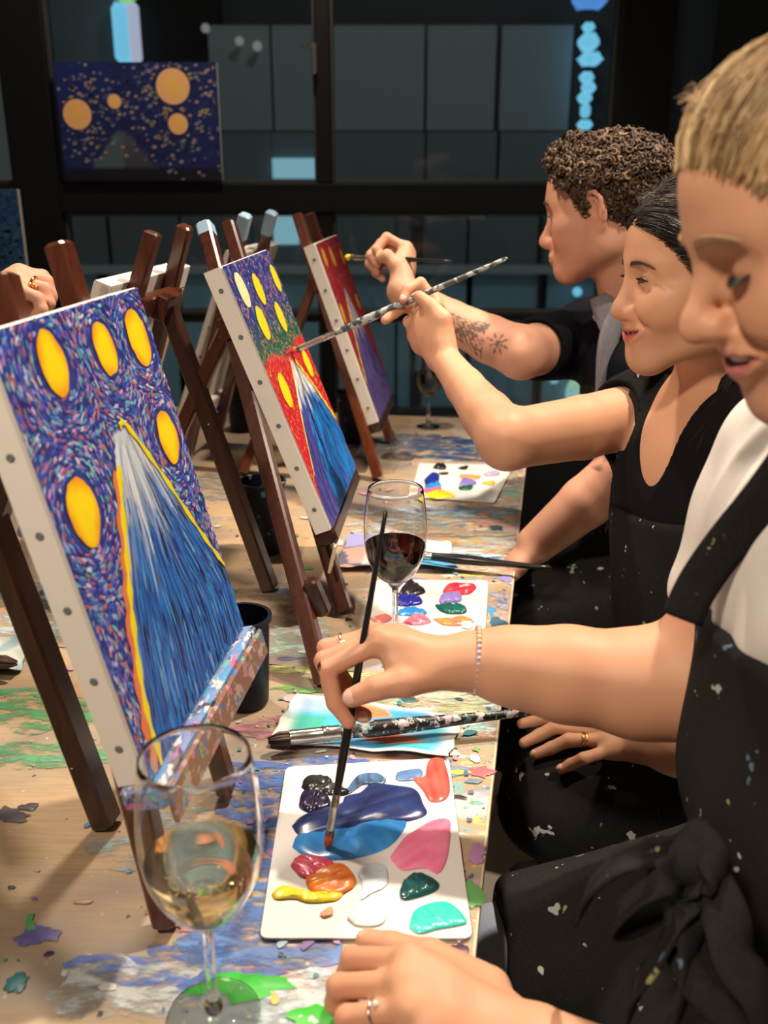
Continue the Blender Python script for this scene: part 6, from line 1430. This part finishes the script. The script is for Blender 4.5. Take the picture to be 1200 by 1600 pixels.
    while n_ < 2700:
        d = nrm(r.normal(0, 1, 3)); x = h.SCC + d*(h.SCR + .012)
        if x @ V(.86, 0, -.51) > .024 or (x[2] < -.052 - .25*x[0]): continue
        if x[2] < .030 and -.026 < x[0] < .012: continue
        if x[2] < -.014 and x[0] > .0: continue
        side = x[2] < .035; off = r.uniform(.006, .012) if side else r.uniform(.008, .020) + .009*(x[0] > .03)
        c = scalp(h, d, off); o = h.R @ d; a1 = nrm(np.cross(o, r.normal(0, 1, 3))); a2 = np.cross(o, a1); rad = r.uniform(.0022, .0048)*(.8 if side else 1); L = r.uniform(.008, .016); ph = r.uniform(0, 6.28); tl_ = nrm(o + r.normal(0, .6, 3)); turns = r.uniform(1.0, 1.9)
        m_ = 13; pts = [c + tl_*(L*(i/(m_-1) - .5)) + (a1*cos(ph + turns*2*pi*i/(m_-1)) + a2*sin(ph + turns*2*pi*i/(m_-1)))*rad for i in range(m_)]
        th_ = r.uniform(.0012, .0024); cl = tint(pal[r.choice(4, p=[.38, .3, .2, .12])], r, .2); tube(b, pts, [th_*(.7 + .5*sin(pi*i/(m_-1))) for i in range(m_)], 5, cl, cap=False); n_ += 1
    b.build('curly_hair', M['hair_brown'], root, True, colors=True)
    brush('brush with yellow tip in the raised fist before the far red canvas', P(540, 402, 1.79), P(705, 408, 1.67), .0046, .04, .02, 'handle', .005, paint='brush_yellow', group='brushes in use')
    stool('black round stool under the man', (.57, 1.69), .51)

# ------------------------------------------------------------------ the painter across the table
def across_painter():
    root = person('painter across the table at left, only a fist with gold ring showing', (-1.22, 1.05, 0))
    D = 1.17
    wr, el, sh = P(-15, 470, D), P(-300, 640, D+.02), V(-1.12, 1.16, 1.10)
    fr = [[P(30, 428, D+.03), P(66, 432, D+.03), P(74, 458, D+.03), P(62, 474, D+.03)], [P(34, 432, D+.012), P(72, 440, D+.012), P(79, 464, D+.012), P(64, 480, D+.012)], [P(30, 440, D-.008), P(70, 452, D-.008), P(76, 474, D-.008), P(60, 488, D-.008)], [P(26, 452, D-.026), P(60, 466, D-.026), P(66, 484, D-.026), P(52, 496, D-.026)]]
    th = [P(0, 482, D+.03), P(30, 480, D+.045), P(52, 478, D+.05), P(66, 480, D+.05)]
    hd = Head(V(-1.06, 1.02, 1.17), 0, 8, lid=.25); fl = hd
    hd.R = np.array([[1, 0, 0], [0, 1, 0], [0, 0, 1]], float).T @ rot_frame(pi, radians(8)); hd.c = V(-1.17, 1.02, 1.24)
    R = rot_frame(pi, radians(6)); neck, chest, belly, hip = V(-1.21, 1.02, 1.10), V(-1.23, 1.02, .98), V(-1.24, 1.02, .82), V(-1.28, 1.02, .64)
    RS = [(.11, .155, .15), (.11, .14, .15), (.13, .165, .12)]; sh2, el2, wr2 = V(-1.2, .87, 1.08), V(-1.16, .80, .84), V(-.98, .84, .78)
    S = Sdf(); torso(S, neck, chest, belly, hip, R, RS); S.cap(neck, hd.w(-.02, 0, -.045), .055, .05, .04); S.cap(sh*.7 + neck*.3, sh2*.7 + neck*.3, .05, .05, .05)
    S.cap(sh, el, .05, .044, .03).chain([el, (el + wr)/2, wr], [.044, .040, .027], .03, .02); S.cap(sh2, el2, .05, .044, .03).cap(el2, wr2, .044, .028, .03)
    hand(S, wr, fr, th, .0090, wr=.026, tr=.0112)
    q = lambda a, b, c: wr2 + V(a, b, c)
    hand(S, wr2, [[q(.085, .03-.02*k, .0), q(.12, .03-.02*k, .005), q(.14, .03-.02*k, -.008), q(.15, .03-.02*k, -.014)] for k in range(4)], [q(.02, .03, 0), q(.05, .05, -.004), q(.08, .06, -.008), q(.10, .062, -.01)], .0088)
    knees = [V(-.98, 1.10, .585), V(-.98, .93, .585)]; feet = [V(-1.12, 1.1, .07), V(-1.12, .92, .07)]; legs(S, hip, R, knees, feet); hd.build(S)
    v, f = S.mesh(.0034); v = smooth_mesh(v, f, 1, .4)
    link_mesh('body', v, f, M['skin'], root, True, None, skin_cols(v, (.60, .32, .20), hd, [(q_[1], .014, (.62, .24, .17), .5) for q_ in fr]))
    hd.eyeballs(root, (.1, .1, .1)); b = MB(); ax = nrm(fr[2][1] - fr[2][0]); c = fr[2][0]*.45 + fr[2][1]*.55; e1 = nrm(np.cross(ax, V(0, 0, 1))); e2 = np.cross(ax, e1)
    tube(b, [c + (e1*cos(2*pi*k/26) + e2*sin(2*pi*k/26))*.0103 for k in range(27)], .0019, 8)
    for o in (-.004, 0, .004): vv, ff = ico(c + nrm(CAM - c)*.0112 + ax*o, .0024, 10, 8); b.add(vv, ff)
    b.build('finger_ring', M['gold'], root, True)
    S = Sdf(); legs(S, hip, R, knees, feet, .088, .004); S.ell(hip, V(.13, .165, .12) + .006, R, .04); S.plane((0, 0, .09), (0, 0, -1)); S.plane((0, 0, .74), (0, 0, 1)); sdf_obj('trousers', S, M['dark_trouser'], root, .008)
    S = Sdf(); torso(S, neck, chest, belly, hip, R, RS, .05, .010); S.cap(sh*.7 + neck*.3, sh2*.7 + neck*.3, .06, .06, .05); S.cap(sh, sh*.5 + el*.5, .062, .06, .04).cap(sh2, sh2*.5 + el2*.5, .062, .06, .04); S.cap(neck + V(0, 0, .04), neck + V(0, 0, .2), .066, .07, .008, 's'); S.plane((0, 0, .7), (0, 0, -1)); S.func(lambda p: .002*wave(p), chest, 9, 'd'); sdf_obj('black_top', S, M['black_knit'], root, .007)
    S = hair_cap(hd, .014, low=-.06); sdf_obj('hair', S, M['hair_base_brown'], root, .006); shoes(root, feet, (1, 0, 0)); stool('black round stool under the painter across the table', (-1.30, 1.02), .51)

people_mats()
M['hair_base_blond'] = mat('blond_scalp_hair', (.30, .185, .095), .6); M['hair_base_black'] = mat('black_scalp_hair', (.016, .012, .010), .5); M['hair_base_brown'] = mat('brown_scalp_hair', (.045, .024, .014), .7)
M['brush_red'] = mat('paint_on_bristles', (.55, .10, .06), .3); M['brush_yellow'] = mat('yellow_on_bristles', (.75, .55, .03), .3)
build_setting(); build_table(); build_palettes(); build_easels(); build_tabletop()
near_woman(); middle_woman(); curly_man(); across_painter()
